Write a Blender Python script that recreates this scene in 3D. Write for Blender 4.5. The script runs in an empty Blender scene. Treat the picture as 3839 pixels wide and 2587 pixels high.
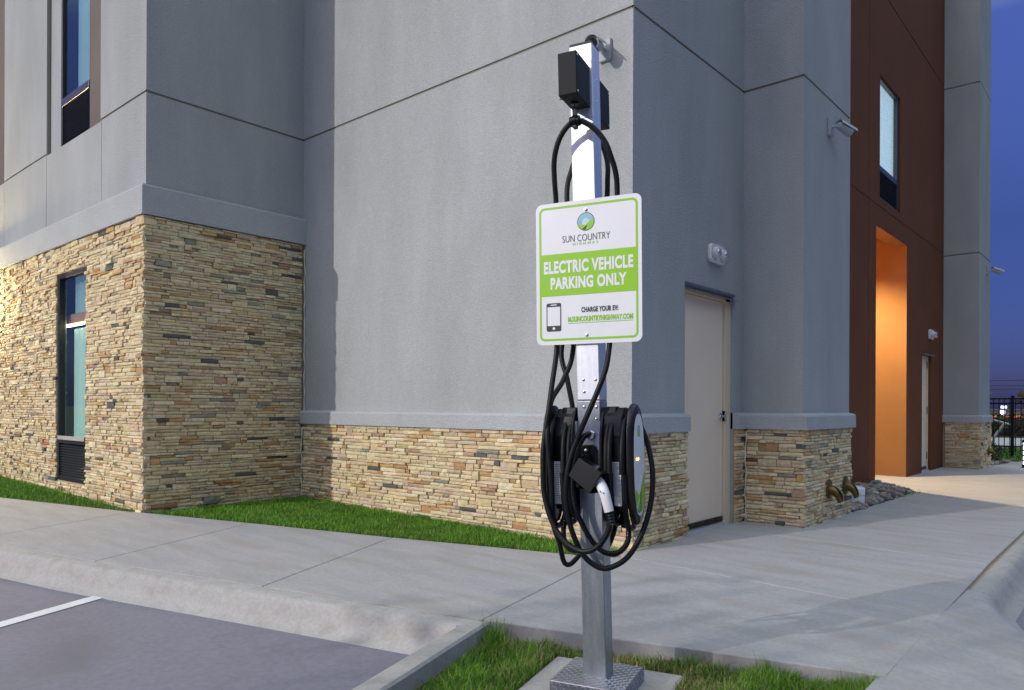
import bpy, math, random
import numpy as np
from mathutils import Matrix, Vector
PI = math.pi
R = math.radians
sc = bpy.context.scene
col = sc.collection

# ------------------------------------------------------------------ camera
cam_d = bpy.data.cameras.new('camera')
cam = bpy.data.objects.new('camera', cam_d); col.objects.link(cam)
cam_d.sensor_width = 36.0
cam_d.lens = 2769.29 / 3839 * 36.0
cam_d.shift_y = (1525.49 - 1293.5) / 3839
cam_d.clip_start = 0.05; cam_d.clip_end = 3000
_yaw, _roll = -0.714, 0.0042
_f = Vector((math.sin(_yaw), math.cos(_yaw), -0.0004)).normalized()
_r = Vector((math.cos(_yaw), -math.sin(_yaw), 0)); _u = _r.cross(_f)
_r2 = _r * math.cos(_roll) + _u * math.sin(_roll); _u2 = -_r * math.sin(_roll) + _u * math.cos(_roll)
cm = Matrix((_r2, _u2, -_f)).transposed().to_4x4(); cm.translation = (0, 0, 1.1125)
cam.matrix_world = cm
sc.camera = cam

# ------------------------------------------------------------------ sky, sun, exposure
SUN_EL = R(20.0)
SUN_T = Vector((0.317, 0.948, 0)).normalized() * math.cos(SUN_EL) + Vector((0, 0, -math.sin(SUN_EL)))
world = bpy.data.worlds.new('World'); sc.world = world; world.use_nodes = True
wn = world.node_tree.nodes; wl = world.node_tree.links
bg = wn['Background']
sky = wn.new('ShaderNodeTexSky'); sky.sky_type = 'NISHITA'; sky.sun_disc = False
sky.sun_elevation = SUN_EL
sky.sun_rotation = math.atan2(-SUN_T.x, -SUN_T.y)
sky.air_density = 1.0; sky.dust_density = 1.0; sky.ozone_density = 1.0
# height ramp on the whole sky: darkened low down, boosted overhead for ambient light
tcw = wn.new('ShaderNodeTexCoord'); sx = wn.new('ShaderNodeSeparateXYZ'); wl.new(tcw.outputs['Generated'], sx.inputs[0])
rmp = wn.new('ShaderNodeValToRGB'); cr = rmp.color_ramp; cr.interpolation = 'LINEAR'
cr.elements[0].position = 0.02; cr.elements[0].color = (0.0080, 0.0096, 0.038, 1)
cr.elements[1].position = 0.80; cr.elements[1].color = (1.0, 0.78, 0.54, 1)
for _p, _c in ((0.21, (0.0145, 0.0185, 0.0478)), (0.41, (0.0395, 0.043, 0.0995))):
    _e = cr.elements.new(_p); _e.color = (*_c, 1)
wl.new(sx.outputs['Z'], rmp.inputs[0])
wm = wn.new('ShaderNodeMix'); wm.data_type = 'RGBA'; wm.blend_type = 'MULTIPLY'; wm.inputs[0].default_value = 1
wl.new(sky.outputs[0], wm.inputs[6]); wl.new(rmp.outputs[0], wm.inputs[7])
wk = wn.new('ShaderNodeVectorMath'); wk.operation = 'SCALE'; wk.inputs['Scale'].default_value = 3.0
wl.new(wm.outputs[2], wk.inputs[0])
wl.new(wk.outputs[0], bg.inputs[0]); bg.inputs[1].default_value = 0.15
sun_d = bpy.data.lights.new('sun', 'SUN'); sun_d.energy = 0.74; sun_d.angle = R(0.6); sun_d.color = (1, 0.95, 0.88)
sun = bpy.data.objects.new('sun', sun_d); col.objects.link(sun)
sun.rotation_euler = SUN_T.to_track_quat('-Z', 'Y').to_euler(); sun.location = (-6, -16, 14)
sc.view_settings.view_transform = 'Standard'; sc.view_settings.look = 'None'
sc.view_settings.gamma = 1; sc.view_settings.use_curve_mapping = False
sc.view_settings.exposure = 1.3

rnd = random.Random(7)
nrng = np.random.default_rng(11)

# ------------------------------------------------------------------ materials
def mat(name, color, rough=0.7, metal=0.0, var=0.0, vscale=2.0, bump=0.0, bscale=60.0, bdist=0.004, attr=False,
        spec=0.4, fine=0.0, fscale=200.0, stretch=None, emit=None, estr=0.0, tint=None, coat=0.0, bdetail=4.0):
    m = bpy.data.materials.new(name); m.use_nodes = True
    nt = m.node_tree; n = nt.nodes; l = nt.links
    b = n['Principled BSDF']
    b.inputs['Roughness'].default_value = rough; b.inputs['Metallic'].default_value = metal
    b.inputs['Specular IOR Level'].default_value = spec
    if coat: b.inputs['Coat Weight'].default_value = coat
    tc = n.new('ShaderNodeTexCoord'); vec = tc.outputs['Object']
    if stretch:
        mp = n.new('ShaderNodeMapping'); mp.inputs['Scale'].default_value = stretch
        l.new(vec, mp.inputs['Vector']); vecs = mp.outputs['Vector']
    else: vecs = vec
    if attr:
        a = n.new('ShaderNodeAttribute'); a.attribute_name = 'Col'; cur = a.outputs['Color']
    else:
        rgb = n.new('ShaderNodeRGB'); rgb.outputs[0].default_value = (*color, 1); cur = rgb.outputs[0]
    def modulate(cur, scale, amount, v, detail, tintc=None):
        no = n.new('ShaderNodeTexNoise'); no.inputs['Scale'].default_value = scale; no.inputs['Detail'].default_value = detail
        no.inputs['Roughness'].default_value = 0.6
        l.new(v, no.inputs['Vector'])
        mr = n.new('ShaderNodeMapRange'); mr.inputs[1].default_value = 0.3; mr.inputs[2].default_value = 0.7
        mr.inputs[3].default_value = 1 - amount; mr.inputs[4].default_value = 1 + amount
        l.new(no.outputs['Fac'], mr.inputs[0])
        mx = n.new('ShaderNodeMix'); mx.data_type = 'RGBA'; mx.blend_type = 'MULTIPLY'; mx.inputs[0].default_value = 1
        l.new(cur, mx.inputs[6])
        cb = n.new('ShaderNodeCombineColor')
        for i in range(3): l.new(mr.outputs[0], cb.inputs[i])
        l.new(cb.outputs[0], mx.inputs[7])
        return mx.outputs[2]
    if var: cur = modulate(cur, vscale, var, vecs, 5)
    if fine: cur = modulate(cur, fscale, fine, vec, 3)
    if tint:  # (color, scale, lo, hi): patches of another colour (stains, wear)
        no = n.new('ShaderNodeTexNoise'); no.inputs['Scale'].default_value = tint[1]; no.inputs['Detail'].default_value = 6
        l.new(vecs, no.inputs['Vector'])
        mr = n.new('ShaderNodeMapRange'); mr.inputs[1].default_value = tint[2]; mr.inputs[2].default_value = tint[3]
        l.new(no.outputs['Fac'], mr.inputs[0])
        mx = n.new('ShaderNodeMix'); mx.data_type = 'RGBA'; l.new(mr.outputs[0], mx.inputs[0])
        l.new(cur, mx.inputs[6]); mx.inputs[7].default_value = (*tint[0], 1); cur = mx.outputs[2]
    l.new(cur, b.inputs['Base Color'])
    if bump:
        no = n.new('ShaderNodeTexNoise'); no.inputs['Scale'].default_value = bscale; no.inputs['Detail'].default_value = bdetail
        l.new(vec, no.inputs['Vector'])
        bp = n.new('ShaderNodeBump'); bp.inputs['Strength'].default_value = bump; bp.inputs['Distance'].default_value = bdist
        l.new(no.outputs['Fac'], bp.inputs['Height']); l.new(bp.outputs[0], b.inputs['Normal'])
    if emit:
        b.inputs['Emission Color'].default_value = (*emit, 1); b.inputs['Emission Strength'].default_value = estr
    return m

def glass_mat(name, tint, refl=0.25, rough=0.02):
    m = bpy.data.materials.new(name); m.use_nodes = True
    nt = m.node_tree; n = nt.nodes; l = nt.links
    n.remove(n['Principled BSDF']); out = n['Material Output']
    t = n.new('ShaderNodeBsdfTransparent'); t.inputs[0].default_value = (*tint, 1)
    g = n.new('ShaderNodeBsdfGlossy'); g.inputs['Roughness'].default_value = rough
    lw = n.new('ShaderNodeLayerWeight'); lw.inputs[0].default_value = 0.5
    pw = n.new('ShaderNodeMath'); pw.operation = 'POWER'; pw.inputs[1].default_value = 4.0; l.new(lw.outputs['Facing'], pw.inputs[0])
    ml = n.new('ShaderNodeMath'); ml.operation = 'MULTIPLY'; ml.inputs[1].default_value = 0.7; l.new(pw.outputs[0], ml.inputs[0])
    ad = n.new('ShaderNodeMath'); ad.operation = 'ADD'; ad.inputs[1].default_value = refl; ad.use_clamp = True
    l.new(ml.outputs[0], ad.inputs[0])
    mx = n.new('ShaderNodeMixShader'); l.new(ad.outputs[0], mx.inputs[0])
    l.new(t.outputs[0], mx.inputs[1]); l.new(g.outputs[0], mx.inputs[2]); l.new(mx.outputs[0], out.inputs[0])
    return m

M = {}
M['stucco'] = mat('stucco', (0.385, 0.405, 0.400), 0.9, var=0.11, vscale=1.5, stretch=(1, 1, 0.3), tint=((0.335, 0.35, 0.335), 1.1, 0.52, 0.85), bump=0.9, bscale=85, bdist=0.008, fine=0.10, fscale=75, spec=0.2)
M['stucco_trim'] = mat('stucco_trim', (0.42, 0.445, 0.445), 0.9, var=0.05, vscale=3, bump=0.9, bscale=70, bdist=0.010, fine=0.09, fscale=80, spec=0.2)
M['taupe_shade'] = mat('taupe_shade_stucco', (0.17, 0.145, 0.125), 0.9, var=0.06, bump=0.5, bscale=90, bdist=0.005, fine=0.07, fscale=120, spec=0.2)
M['groove'] = mat('groove_sealant', (0.25, 0.24, 0.18), 0.9, spec=0.2)
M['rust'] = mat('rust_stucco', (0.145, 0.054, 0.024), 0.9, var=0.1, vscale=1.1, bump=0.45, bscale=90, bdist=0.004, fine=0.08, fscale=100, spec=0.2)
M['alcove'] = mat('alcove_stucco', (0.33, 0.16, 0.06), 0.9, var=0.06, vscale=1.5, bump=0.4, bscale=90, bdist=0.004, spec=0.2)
M['stone'] = mat('ledgestone', (1, 1, 1), 0.85, attr=True, var=0.16, vscale=24, bump=0.7, bscale=55, bdist=0.008, fine=0.1, fscale=160, spec=0.25)
M['mortar'] = mat('mortar', (0.38, 0.30, 0.19), 0.95, bump=0.4, bscale=60)
M['caulk'] = mat('caulk_bead', (0.62, 0.58, 0.48), 0.8)
M['concrete'] = mat('sidewalk_concrete', (0.375, 0.365, 0.36), 0.85, var=0.08, vscale=2.2, bump=0.35, bscale=40, bdist=0.003, fine=0.08, fscale=38,
                    tint=((0.33, 0.305, 0.27), 1.5, 0.5, 0.8), stretch=(0.8, 3.2, 1), spec=0.3)
M['curb'] = mat('curb_concrete', (0.40, 0.385, 0.36), 0.85, var=0.06, vscale=2.5, bump=0.4, bscale=60, bdist=0.004, fine=0.09, fscale=50,
                tint=((0.29, 0.265, 0.215), 9, 0.5, 0.9), spec=0.3)
M['lot'] = mat('lot_concrete', (0.21, 0.20, 0.235), 0.8, var=0.10, vscale=1.6, bump=0.3, bscale=60, bdist=0.003, fine=0.09, fscale=30,
               tint=((0.175, 0.167, 0.182), 1.2, 0.55, 0.75), spec=0.35)
M['road'] = mat('drive_concrete', (0.46, 0.44, 0.40), 0.85, var=0.1, vscale=0.4, fine=0.08, fscale=20)  # paler concrete stands in for lamplight on the drive
M['paint'] = mat('white_paint', (0.72, 0.72, 0.72), 0.7, var=0.08, vscale=6, fine=0.12, fscale=60, bump=0.2, bscale=70)
M['soil'] = mat('soil', (0.075, 0.085, 0.03), 0.95, var=0.3, vscale=8, bump=0.6, bscale=40, bdist=0.01)
M['grass'] = mat('grass_blade', (1, 1, 1), 0.6, attr=True, spec=0.25)
M['alu'] = mat('aluminium', (0.74, 0.76, 0.80), 0.42, 0.75, var=0.10, vscale=7, stretch=(6, 6, 0.5), fine=0.05, fscale=40, bump=0.05, bscale=30, bdist=0.001)
M['galv'] = mat('galvanised_steel', (0.40, 0.44, 0.47), 0.40, 0.85, var=0.22, vscale=5, stretch=(5, 5, 0.7), fine=0.08, fscale=60, tint=((0.32, 0.34, 0.36), 4, 0.5, 0.8))
M['steel'] = mat('bright_steel', (0.7, 0.7, 0.72), 0.25, 1.0)
M['tread'] = mat('tread_plate', (0.34, 0.34, 0.37), 0.36, 0.9, var=0.15, vscale=9)
M['box_black'] = mat('black_powdercoat', (0.008, 0.010, 0.012), 0.6, bump=0.25, bscale=300, bdist=0.001, spec=0.25)
M['rubber'] = mat('cable_rubber', (0.008, 0.009, 0.0105), 0.46, var=0.15, vscale=12, spec=0.28)
M['plastic'] = mat('black_plastic', (0.005, 0.006, 0.007), 0.3, spec=0.28)
M['loom'] = mat('split_loom', (0.008, 0.008, 0.009), 0.18, spec=0.6)
M['bronze'] = mat('bronze_bezel', (0.020, 0.018, 0.018), 0.25, 0.2, spec=0.45)
M['white_pl'] = mat('white_plastic', (0.78, 0.78, 0.78), 0.3, var=0.03, vscale=8)
M['lens'] = mat('lamp_lens', (0.62, 0.63, 0.62), 0.15, var=0.1, vscale=30)
M['led'] = mat('red_led', (0.5, 0.02, 0.02), 0.3, emit=(1, 0.1, 0.08), estr=3)
M['amber'] = mat('amber_led', (0.5, 0.2, 0.02), 0.3, emit=(1, 0.5, 0.08), estr=2.5)
M['sign_w'] = mat('sign_white', (0.80, 0.81, 0.81), 0.35, var=0.03, vscale=5, spec=0.5)
M['sign_g'] = mat('sign_green', (0.28, 0.58, 0.012), 0.4, spec=0.4)
M['sign_g2'] = mat('sign_dark_green', (0.10, 0.27, 0.03), 0.4, spec=0.4)
M['sign_k'] = mat('sign_charcoal', (0.035, 0.04, 0.045), 0.4, spec=0.4)
M['sign_b'] = mat('sign_sky_blue', (0.22, 0.50, 0.62), 0.4, spec=0.4)
M['sign_b2'] = mat('sign_pale_blue', (0.55, 0.72, 0.78), 0.4, spec=0.4)
M['slate_g'] = mat('sign_slate', (0.20, 0.26, 0.27), 0.4)
M['lbl'] = mat('label_grey', (0.70, 0.73, 0.76), 0.4)
M['lbl_ink'] = mat('label_ink', (0.16, 0.17, 0.18), 0.5)
M['door'] = mat('door_paint', (0.82, 0.69, 0.53), 0.5, var=0.03, vscale=1.5, bump=0.06, bscale=120, bdist=0.001)
M['door_frame'] = mat('door_frame_paint', (0.68, 0.57, 0.40), 0.5, var=0.04, vscale=3)
M['drip'] = mat('drip_cap_metal', (0.20, 0.21, 0.25), 0.4, 0.6)
M['hinge'] = mat('hinge_metal', (0.18, 0.18, 0.17), 0.45, 0.8)
M['win_frame'] = mat('bronze_window_frame', (0.025, 0.026, 0.03), 0.4, 0.3)
M['win_rail'] = mat('window_rail', (0.10, 0.10, 0.13), 0.35, 0.5)
M['slat'] = mat('louver_slat', (0.05, 0.055, 0.06), 0.45, 0.4, var=0.1)
M['dark'] = mat('dark_interior', (0.02, 0.02, 0.022), 0.9)
M['glass'] = glass_mat('window_glass', (0.86, 0.94, 0.94), 0.05)
M['curtain'] = mat('curtain', (0.50, 0.62, 0.56), 0.85, var=0.06, vscale=2, stretch=(4, 1, 0.3), emit=(0.48, 0.62, 0.54), estr=0.22)  # emission puts the room's light into the cloth
M['curtain_dim'] = mat('curtain_dim', (0.45, 0.55, 0.56), 0.85, var=0.06, vscale=2, stretch=(4, 1, 0.3), emit=(0.24, 0.36, 0.44), estr=0.13)  # weaker glow put into the cloth for light from within
M['room'] = mat('room_wall', (0.14, 0.24, 0.28), 0.9)
M['beam_reflection'] = mat('reflected_beam', (0.60, 0.28, 0.18), 0.8)
M['strip'] = mat('reflected_strip_glow', (1, 0.9, 0.7), 0.5, emit=(1.0, 0.85, 0.6), estr=7.0)
M['lit_curtain'] = mat('lit_curtain', (0.6, 0.7, 0.72), 0.85, emit=(0.74, 0.86, 0.90), estr=0.42, var=0.05)
M['lampglow'] = mat('lamp_glow', (1, 0.85, 0.6), 0.5, emit=(1.0, 0.78, 0.45), estr=9.0)
M['brass'] = mat('weathered_brass', (0.17, 0.125, 0.05), 0.42, 0.8, var=0.25, vscale=14)
M['rock'] = mat('river_rock', (1, 1, 1), 0.75, attr=True, var=0.2, vscale=30, bump=0.4, bscale=60)
M['fence'] = mat('black_fence_paint', (0.006, 0.006, 0.007), 0.4)
M['leaf'] = mat('leaf', (1, 1, 1), 0.6, attr=True, spec=0.25)
M['bark'] = mat('bark', (0.06, 0.045, 0.035), 0.9, var=0.3, vscale=6, bump=0.6, bscale=20, bdist=0.02)
M['pipe'] = mat('painted_pipe', (0.62, 0.57, 0.48), 0.5, var=0.1)
M['far_lit'] = mat('lit_sign_face', (0.8, 0.8, 1), 0.5, emit=(0.6, 0.62, 1.0), estr=1.2)
M['far_red'] = mat('lit_red_band', (0.5, 0.06, 0.02), 0.5, emit=(1.0, 0.15, 0.05), estr=0.25)
M['far_wall'] = mat('far_wall', (0.10, 0.09, 0.09), 0.9)
M['bollard_glow'] = mat('bollard_glow', (1, 0.95, 0.85), 0.5, emit=(1.0, 0.93, 0.8), estr=2.5)
M['ground'] = mat('far_ground', (0.055, 0.065, 0.03), 0.95, var=0.3, vscale=0.2)
M['cap_black'] = mat('post_cap', (0.01, 0.01, 0.011), 0.5)

# ------------------------------------------------------------------ mesh helpers
GS, XC = -0.0131, -3.0521
def gz(x): return GS * (max(-16.0, min(6.0, x)) - XC)

class MB:
    def __init__(s): s.v = []; s.f = []; s.c = []; s.m = []
    def add(s, vs, fs, c=None, m=0):
        o = len(s.v); s.v += [tuple(p) for p in vs]; s.f += [tuple(i + o for i in f) for f in fs]
        s.m += [m] * len(fs)
        if c is not None: s.c += [c] * len(vs)
        return s
    def box(s, x0, x1, y0, y1, z0, z1, m=0, c=None):
        vs = [(x0,y0,z0),(x1,y0,z0),(x1,y1,z0),(x0,y1,z0),(x0,y0,z1),(x1,y0,z1),(x1,y1,z1),(x0,y1,z1)]
        return s.add(vs, [(3,2,1,0),(4,5,6,7),(0,1,5,4),(1,2,6,5),(2,3,7,6),(3,0,4,7)], c, m)
    def prism(s, poly, z0, z1, m=0):
        n = len(poly)
        A = sum(poly[i][0]*poly[(i+1)%n][1]-poly[(i+1)%n][0]*poly[i][1] for i in range(n))
        if A < 0: poly = poly[::-1]
        fz0 = z0 if callable(z0) else (lambda x: z0); fz1 = z1 if callable(z1) else (lambda x: z1)
        vs = [(p[0],p[1],fz0(p[0])) for p in poly] + [(p[0],p[1],fz1(p[0])) for p in poly]
        fs = [tuple(range(n-1,-1,-1)), tuple(range(n,2*n))] + [(i,(i+1)%n,n+(i+1)%n,n+i) for i in range(n)]
        return s.add(vs, fs, None, m)
    def xprism(s, poly, x0, x1, mp=None, m=0):
        """poly in (p,q); extruded along third axis; mp(p,q,t)->xyz"""
        n = len(poly)
        vs = [mp(p,q,x0) for p,q in poly] + [mp(p,q,x1) for p,q in poly]
        fs = [tuple(range(n)), tuple(range(2*n-1,n-1,-1))] + [(i,n+i,n+(i+1)%n,(i+1)%n) for i in range(n)]
        return s.add(vs, fs, None, m)
    def tube(s, path, r, n=10, cap=True, m=0, closed=False, up=None):
        P = [Vector(p) for p in path]; N = len(P)
        rr = r if hasattr(r, '__len__') else [r]*N
        T = []
        for i in range(N):
            a = P[(i-1) % N] if (closed or i > 0) else P[0]; b = P[(i+1) % N] if (closed or i < N-1) else P[-1]
            T.append((b-a).normalized())
        u = T[0].orthogonal().normalized() if up is None else (Vector(up) - T[0]*Vector(up).dot(T[0])).normalized()
        o = len(s.v); vs = []
        for i in range(N):
            u = (u - T[i]*u.dot(T[i])).normalized(); w = T[i].cross(u)
            for k in range(n):
                t = 2*PI*k/n; vs.append(P[i] + (u*math.cos(t)+w*math.sin(t))*rr[i])
        fs = []
        for i in range(N if closed else N-1):
            j = (i+1) % N
            for k in range(n): fs.append((i*n+k, i*n+(k+1)%n, j*n+(k+1)%n, j*n+k))
        if cap and not closed: fs += [tuple(range(n-1,-1,-1)), tuple(range((N-1)*n, N*n))]
        return s.add(vs, fs, None, m)
    def lathe(s, prof, n=20, mp=lambda x,y,z:(x,y,z), m=0):
        vs = []; N = len(prof)
        for r,z in prof:
            for k in range(n): t = 2*PI*k/n; vs.append(mp(r*math.cos(t), r*math.sin(t), z))
        fs = [(i*n+k, i*n+(k+1)%n, (i+1)*n+(k+1)%n, (i+1)*n+k) for i in range(N-1) for k in range(n)]
        fs += [tuple(range(n-1,-1,-1)), tuple(range((N-1)*n,N*n))]
        return s.add(vs, fs, None, m)
    def obj(s, name, mats, parent=None, smooth=False, bevel=0, mw=None, seg=2):
        me = bpy.data.meshes.new(name); me.from_pydata(s.v, [], s.f)
        for mm in (mats if isinstance(mats, (list, tuple)) else [mats]): me.materials.append(M[mm])
        if any(s.m): me.polygons.foreach_set('material_index', s.m)
        if s.c:
            ca = me.color_attributes.new('Col', 'FLOAT_COLOR', 'POINT')
            ca.data.foreach_set('color', np.array([(*c, 1) for c in s.c], dtype=np.float32).ravel())
        if smooth: me.polygons.foreach_set('use_smooth', [True]*len(me.polygons))
        me.update()
        o = bpy.data.objects.new(name, me); col.objects.link(o)
        if mw is not None: o.matrix_world = mw
        if parent is not None:
            o.parent = parent
            if parent.get('_loc') is not None: o.matrix_parent_inverse = Matrix.Translation(-Vector(parent['_loc']))
        if smooth:
            try: me.set_sharp_from_angle(angle=R(40))
            except Exception: pass
        if bevel:
            b = o.modifiers.new('bevel', 'BEVEL'); b.width = bevel; b.segments = seg; b.limit_method = 'ANGLE'; b.angle_limit = R(40)
        return o

def tag(o, label=None, cat=None, group=None, kind=None):
    if label: o['label'] = label
    if cat: o['category'] = cat
    if group: o['group'] = group
    if kind: o['kind'] = kind
    return o
def empty(name, loc=None, mw=None):
    """an Empty at a thing's base. With loc: parts are given in world coordinates; with mw: in its own frame"""
    o = bpy.data.objects.new(name, None); col.objects.link(o); o.empty_display_size = 0.1
    if mw is not None: o.matrix_world = mw
    else: o.location = loc; o['_loc'] = list(loc)
    return o
def spline(pts, k=6):
    P = [Vector(p) for p in pts]; out = []
    for i in range(len(P)-1):
        p0 = P[max(i-1,0)]; p1 = P[i]; p2 = P[i+1]; p3 = P[min(i+2,len(P)-1)]
        for j in range(k):
            t = j/k
            out.append(0.5*((2*p1)+(p2-p0)*t+(2*p0-5*p1+4*p2-p3)*t*t+(3*p1-p0-3*p2+p3)*t**3))
    out.append(P[-1]); return out

def relief(ub, zb, facing, plane, cells, mats):
    """a wall face with recesses. cells: (u0,u1,z0,z1,depth,material index or None for an open hole)"""
    us = sorted(set([*ub] + [c for h in cells for c in h[:2] if ub[0] < c < ub[1]]))
    zs = sorted(set([*zb] + [c for h in cells for c in h[2:4] if zb[0] < c < zb[1]]))
    if facing == 'y': pt = lambda u,z,d: (u, plane+d, z)
    else: pt = lambda u,z,d: (plane-d, u, z)
    mb = MB(); D = {}
    for i in range(len(us)-1):
        for j in range(len(zs)-1):
            um = (us[i]+us[i+1])/2; zm = (zs[j]+zs[j+1])/2; d, mi = 0.0, 0
            for h in cells:
                if h[0] < um < h[1] and h[2] < zm < h[3]: d, mi = h[4], h[5]; break
            D[i,j] = (d, mi)
            if mi is not None:
                mb.add([pt(us[i],zs[j],d),pt(us[i+1],zs[j],d),pt(us[i+1],zs[j+1],d),pt(us[i],zs[j+1],d)], [(0,1,2,3)], None, mi)
    for (i,j),(d,mi) in D.items():
        for di,dj in ((1,0),(0,1)):
            nb = D.get((i+di,j+dj))
            if nb and abs(nb[0]-d) > 1e-6:
                mi2 = mi if d < nb[0] else nb[1]
                mi2 = 0 if mi2 is None else mi2
                if di: a = (us[i+1],zs[j]); b = (us[i+1],zs[j+1])
                else: a = (us[i],zs[j+1]); b = (us[i+1],zs[j+1])
                mb.add([pt(*a,d),pt(*b,d),pt(*b,nb[0]),pt(*a,nb[0])], [(0,1,2,3)], None, mi2)
    return mb

# ================================================================== SETTING: ground, lot, sidewalk, curbs
mb = MB(); mb.box(-900, 900, -900, 900, -1.2, -0.45); tag(mb.obj('ground', 'ground'), kind='structure')
mb = MB()
xs = [-16,-12,-9,-6,-3,0,3,6,12]
for i in range(len(xs)-1):
    a,b = xs[i],xs[i+1]; ys = [-14, 30]
    mb.add([(a,-14,gz(a)-.15),(b,-14,gz(b)-.15),(b,26,gz(b)-.15),(a,26,gz(a)-.15)], [(0,1,2,3)])
tag(mb.obj('parking_lot', 'lot'), kind='structure')
# painted stall lines
for poly in ([(-4.956,1.273),(-4.804,1.234),(-5.067,1.875),(-5.153,1.837)], [(-0.44,4.62),(-0.36,4.52),(0.9,4.47),(0.9,4.58)]):
    if poly[0][0] < -1:   # the stall line runs on past the frame
        d = Vector((-4.88-(-5.11), 1.253-1.856)).normalized(); p = Vector((-5.11,1.856)); n2 = Vector((-d.y, d.x))*0.05
        poly = [tuple(p+n2), tuple(p-n2), tuple(p-n2+d*5), tuple(p+n2+d*5)]
        zf = lambda x: gz(x)-.146
    else: zf = lambda x: -.168
    mb = MB(); mb.add([(x,y,zf(x)) for x,y in poly], [tuple(range(len(poly)))]); tag(mb.obj('painted_line', 'paint'), kind='structure')

sidewalk = empty('sidewalk', (-2.0, 4.0, 0)); sidewalk['kind'] = 'structure'
FRONT = [(-14,0.12),(-9.5,1.07),(-7.0,1.625),(-5.52,1.975),(-4.087,2.404),(-2.65,2.825),(-0.85,3.425)]
slabs = [
 [(-14,0.12),(-9.5,1.07),(-10.2,2.30),(-14,1.17)],
 [(-9.5,1.07),(-7.0,1.625),(-7.6,3.05),(-8.6,2.76),(-10.2,2.30)],
 [(-7.0,1.625),(-5.52,1.975),(-6.207,3.53),(-7.45,3.12),(-7.6,3.05)],
 [(-5.52,1.975),(-4.087,2.404),(-4.764,3.985),(-6.207,3.53)],
 [(-4.087,2.404),(-2.65,2.825),(-2.962,4.152),(-3.07,4.60),(-3.242,4.513),(-4.764,3.985)],
 [(-2.65,2.825),(-0.85,3.425),(-0.87,4.60),(-2.90,4.70),(-3.07,4.60),(-2.962,4.152)],
 [(-2.90,4.70),(-0.87,4.60),(-0.9,6.38),(-3.12,6.47),(-3.12,4.80)],
 [(-3.12,6.47),(-0.9,6.38),(-0.9,8.42),(-2.44,8.42),(-3.12,8.0)],
 [(-2.44,8.42),(-0.9,8.42),(-0.9,11.1),(-2.40,11.1)],
 [(-2.40,11.1),(-0.9,11.1),(-0.9,13.25),(-4.7,13.25),(-4.7,11.35),(-3.0,11.35)],
 [(-3.1,13.25),(-0.9,13.25),(-0.9,16.0),(-3.1,16.0)],
 [(-2.5,16.0),(-0.9,16.0),(-0.9,19.3),(-2.1,19.3),(-2.38,17.3)],
]
def inset(poly, d):
    n = len(poly); A = sum(poly[i][0]*poly[(i+1)%n][1]-poly[(i+1)%n][0]*poly[i][1] for i in range(n))
    if A < 0: poly = poly[::-1]
    out = []
    for i in range(n):
        p0,p1,p2 = Vector(poly[i-1]),Vector(poly[i]),Vector(poly[(i+1)%n])
        e1 = (p1-p0).normalized(); e2 = (p2-p1).normalized()
        n1 = Vector((-e1.y,e1.x)); n2 = Vector((-e2.y,e2.x)); b = (n1+n2); b = b/max(b.length_squared,0.3)*2
        out.append(tuple(p1+b*d*0.5*1.0))
    return out
for poly in slabs:
    mb = MB(); mb.prism(inset(poly, 0.005), lambda x: gz(x)-.16, lambda x: gz(x))
    mb.obj('slab', 'concrete', sidewalk, bevel=0.006)
# joint bed visible in the gaps
mb = MB()
mb.prism([(-14,0.14),(-9.5,1.1),(-7,1.65),(-4.087,2.43),(-2.65,2.85),(-.87,3.45),(-.92,19.2),(-2.6,19.2),(-3.1,4.7),(-4.7,3.96),(-7.5,3.05),(-14,1.15)], lambda x: gz(x)-.17, lambda x: gz(x)-.02)
mb.obj('joint_bed', 'mortar', sidewalk)

def sweep(path, prof, zf):
    """profile (offset to the right of the path, z) swept along a polyline with mitred corners"""
    P = [Vector(p) for p in path]; mb = MB(); N = len(P); n = len(prof); vs = []
    for i in range(N):
        e1 = (P[i]-P[max(i-1,0)]); e2 = (P[min(i+1,N-1)]-P[i])
        e1 = e1.normalized() if e1.length else e2.normalized(); e2 = e2.normalized() if e2.length else e1
        n1 = Vector((e1.y,-e1.x)); n2 = Vector((e2.y,-e2.x)); b = n1+n2; b = b*(2/b.length_squared)
        for o,z in prof:
            q = P[i]+b*o; vs.append((q.x,q.y,zf(P[i].x)+z))
    fs = [(i*n+k,i*n+k+1,(i+1)*n+k+1,(i+1)*n+k) for i in range(N-1) for k in range(n-1)]
    fs += [tuple(range(n)), tuple(range((N-1)*n, N*n))]
    mb.add(vs, fs); return mb
prof = [(0.006,-.2),(0.006,-.012),(0.018,0),(.105,0),(.125,-.006),(.142,-.022),(.157,-.05),(.172,-.09),(.190,-.12),(.218,-.14),(.248,-.149),(.265,-.16)]
def dens(path, step=0.12):
    out = []
    for a,b in zip(path[:-1], path[1:]):
        k = max(1, int((Vector(b)-Vector(a)).length/step))
        out += [tuple(Vector(a).lerp(Vector(b), i/k)) for i in range(k)]
    return out+[path[-1]]
cor = Vector((-2.60,2.835)); nd = Vector((0.305,-0.952))
lp = [p for p in FRONT[:-2]]+[tuple(cor)]
lp2 = dens(lp)[:-1] + [tuple(cor)] + [tuple(cor+nd*t) for t in (0.4,0.8,1.2,1.8,2.6)]
tag(sweep(lp2, prof, gz).obj('curb', 'curb', smooth=True), kind='structure')
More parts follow.
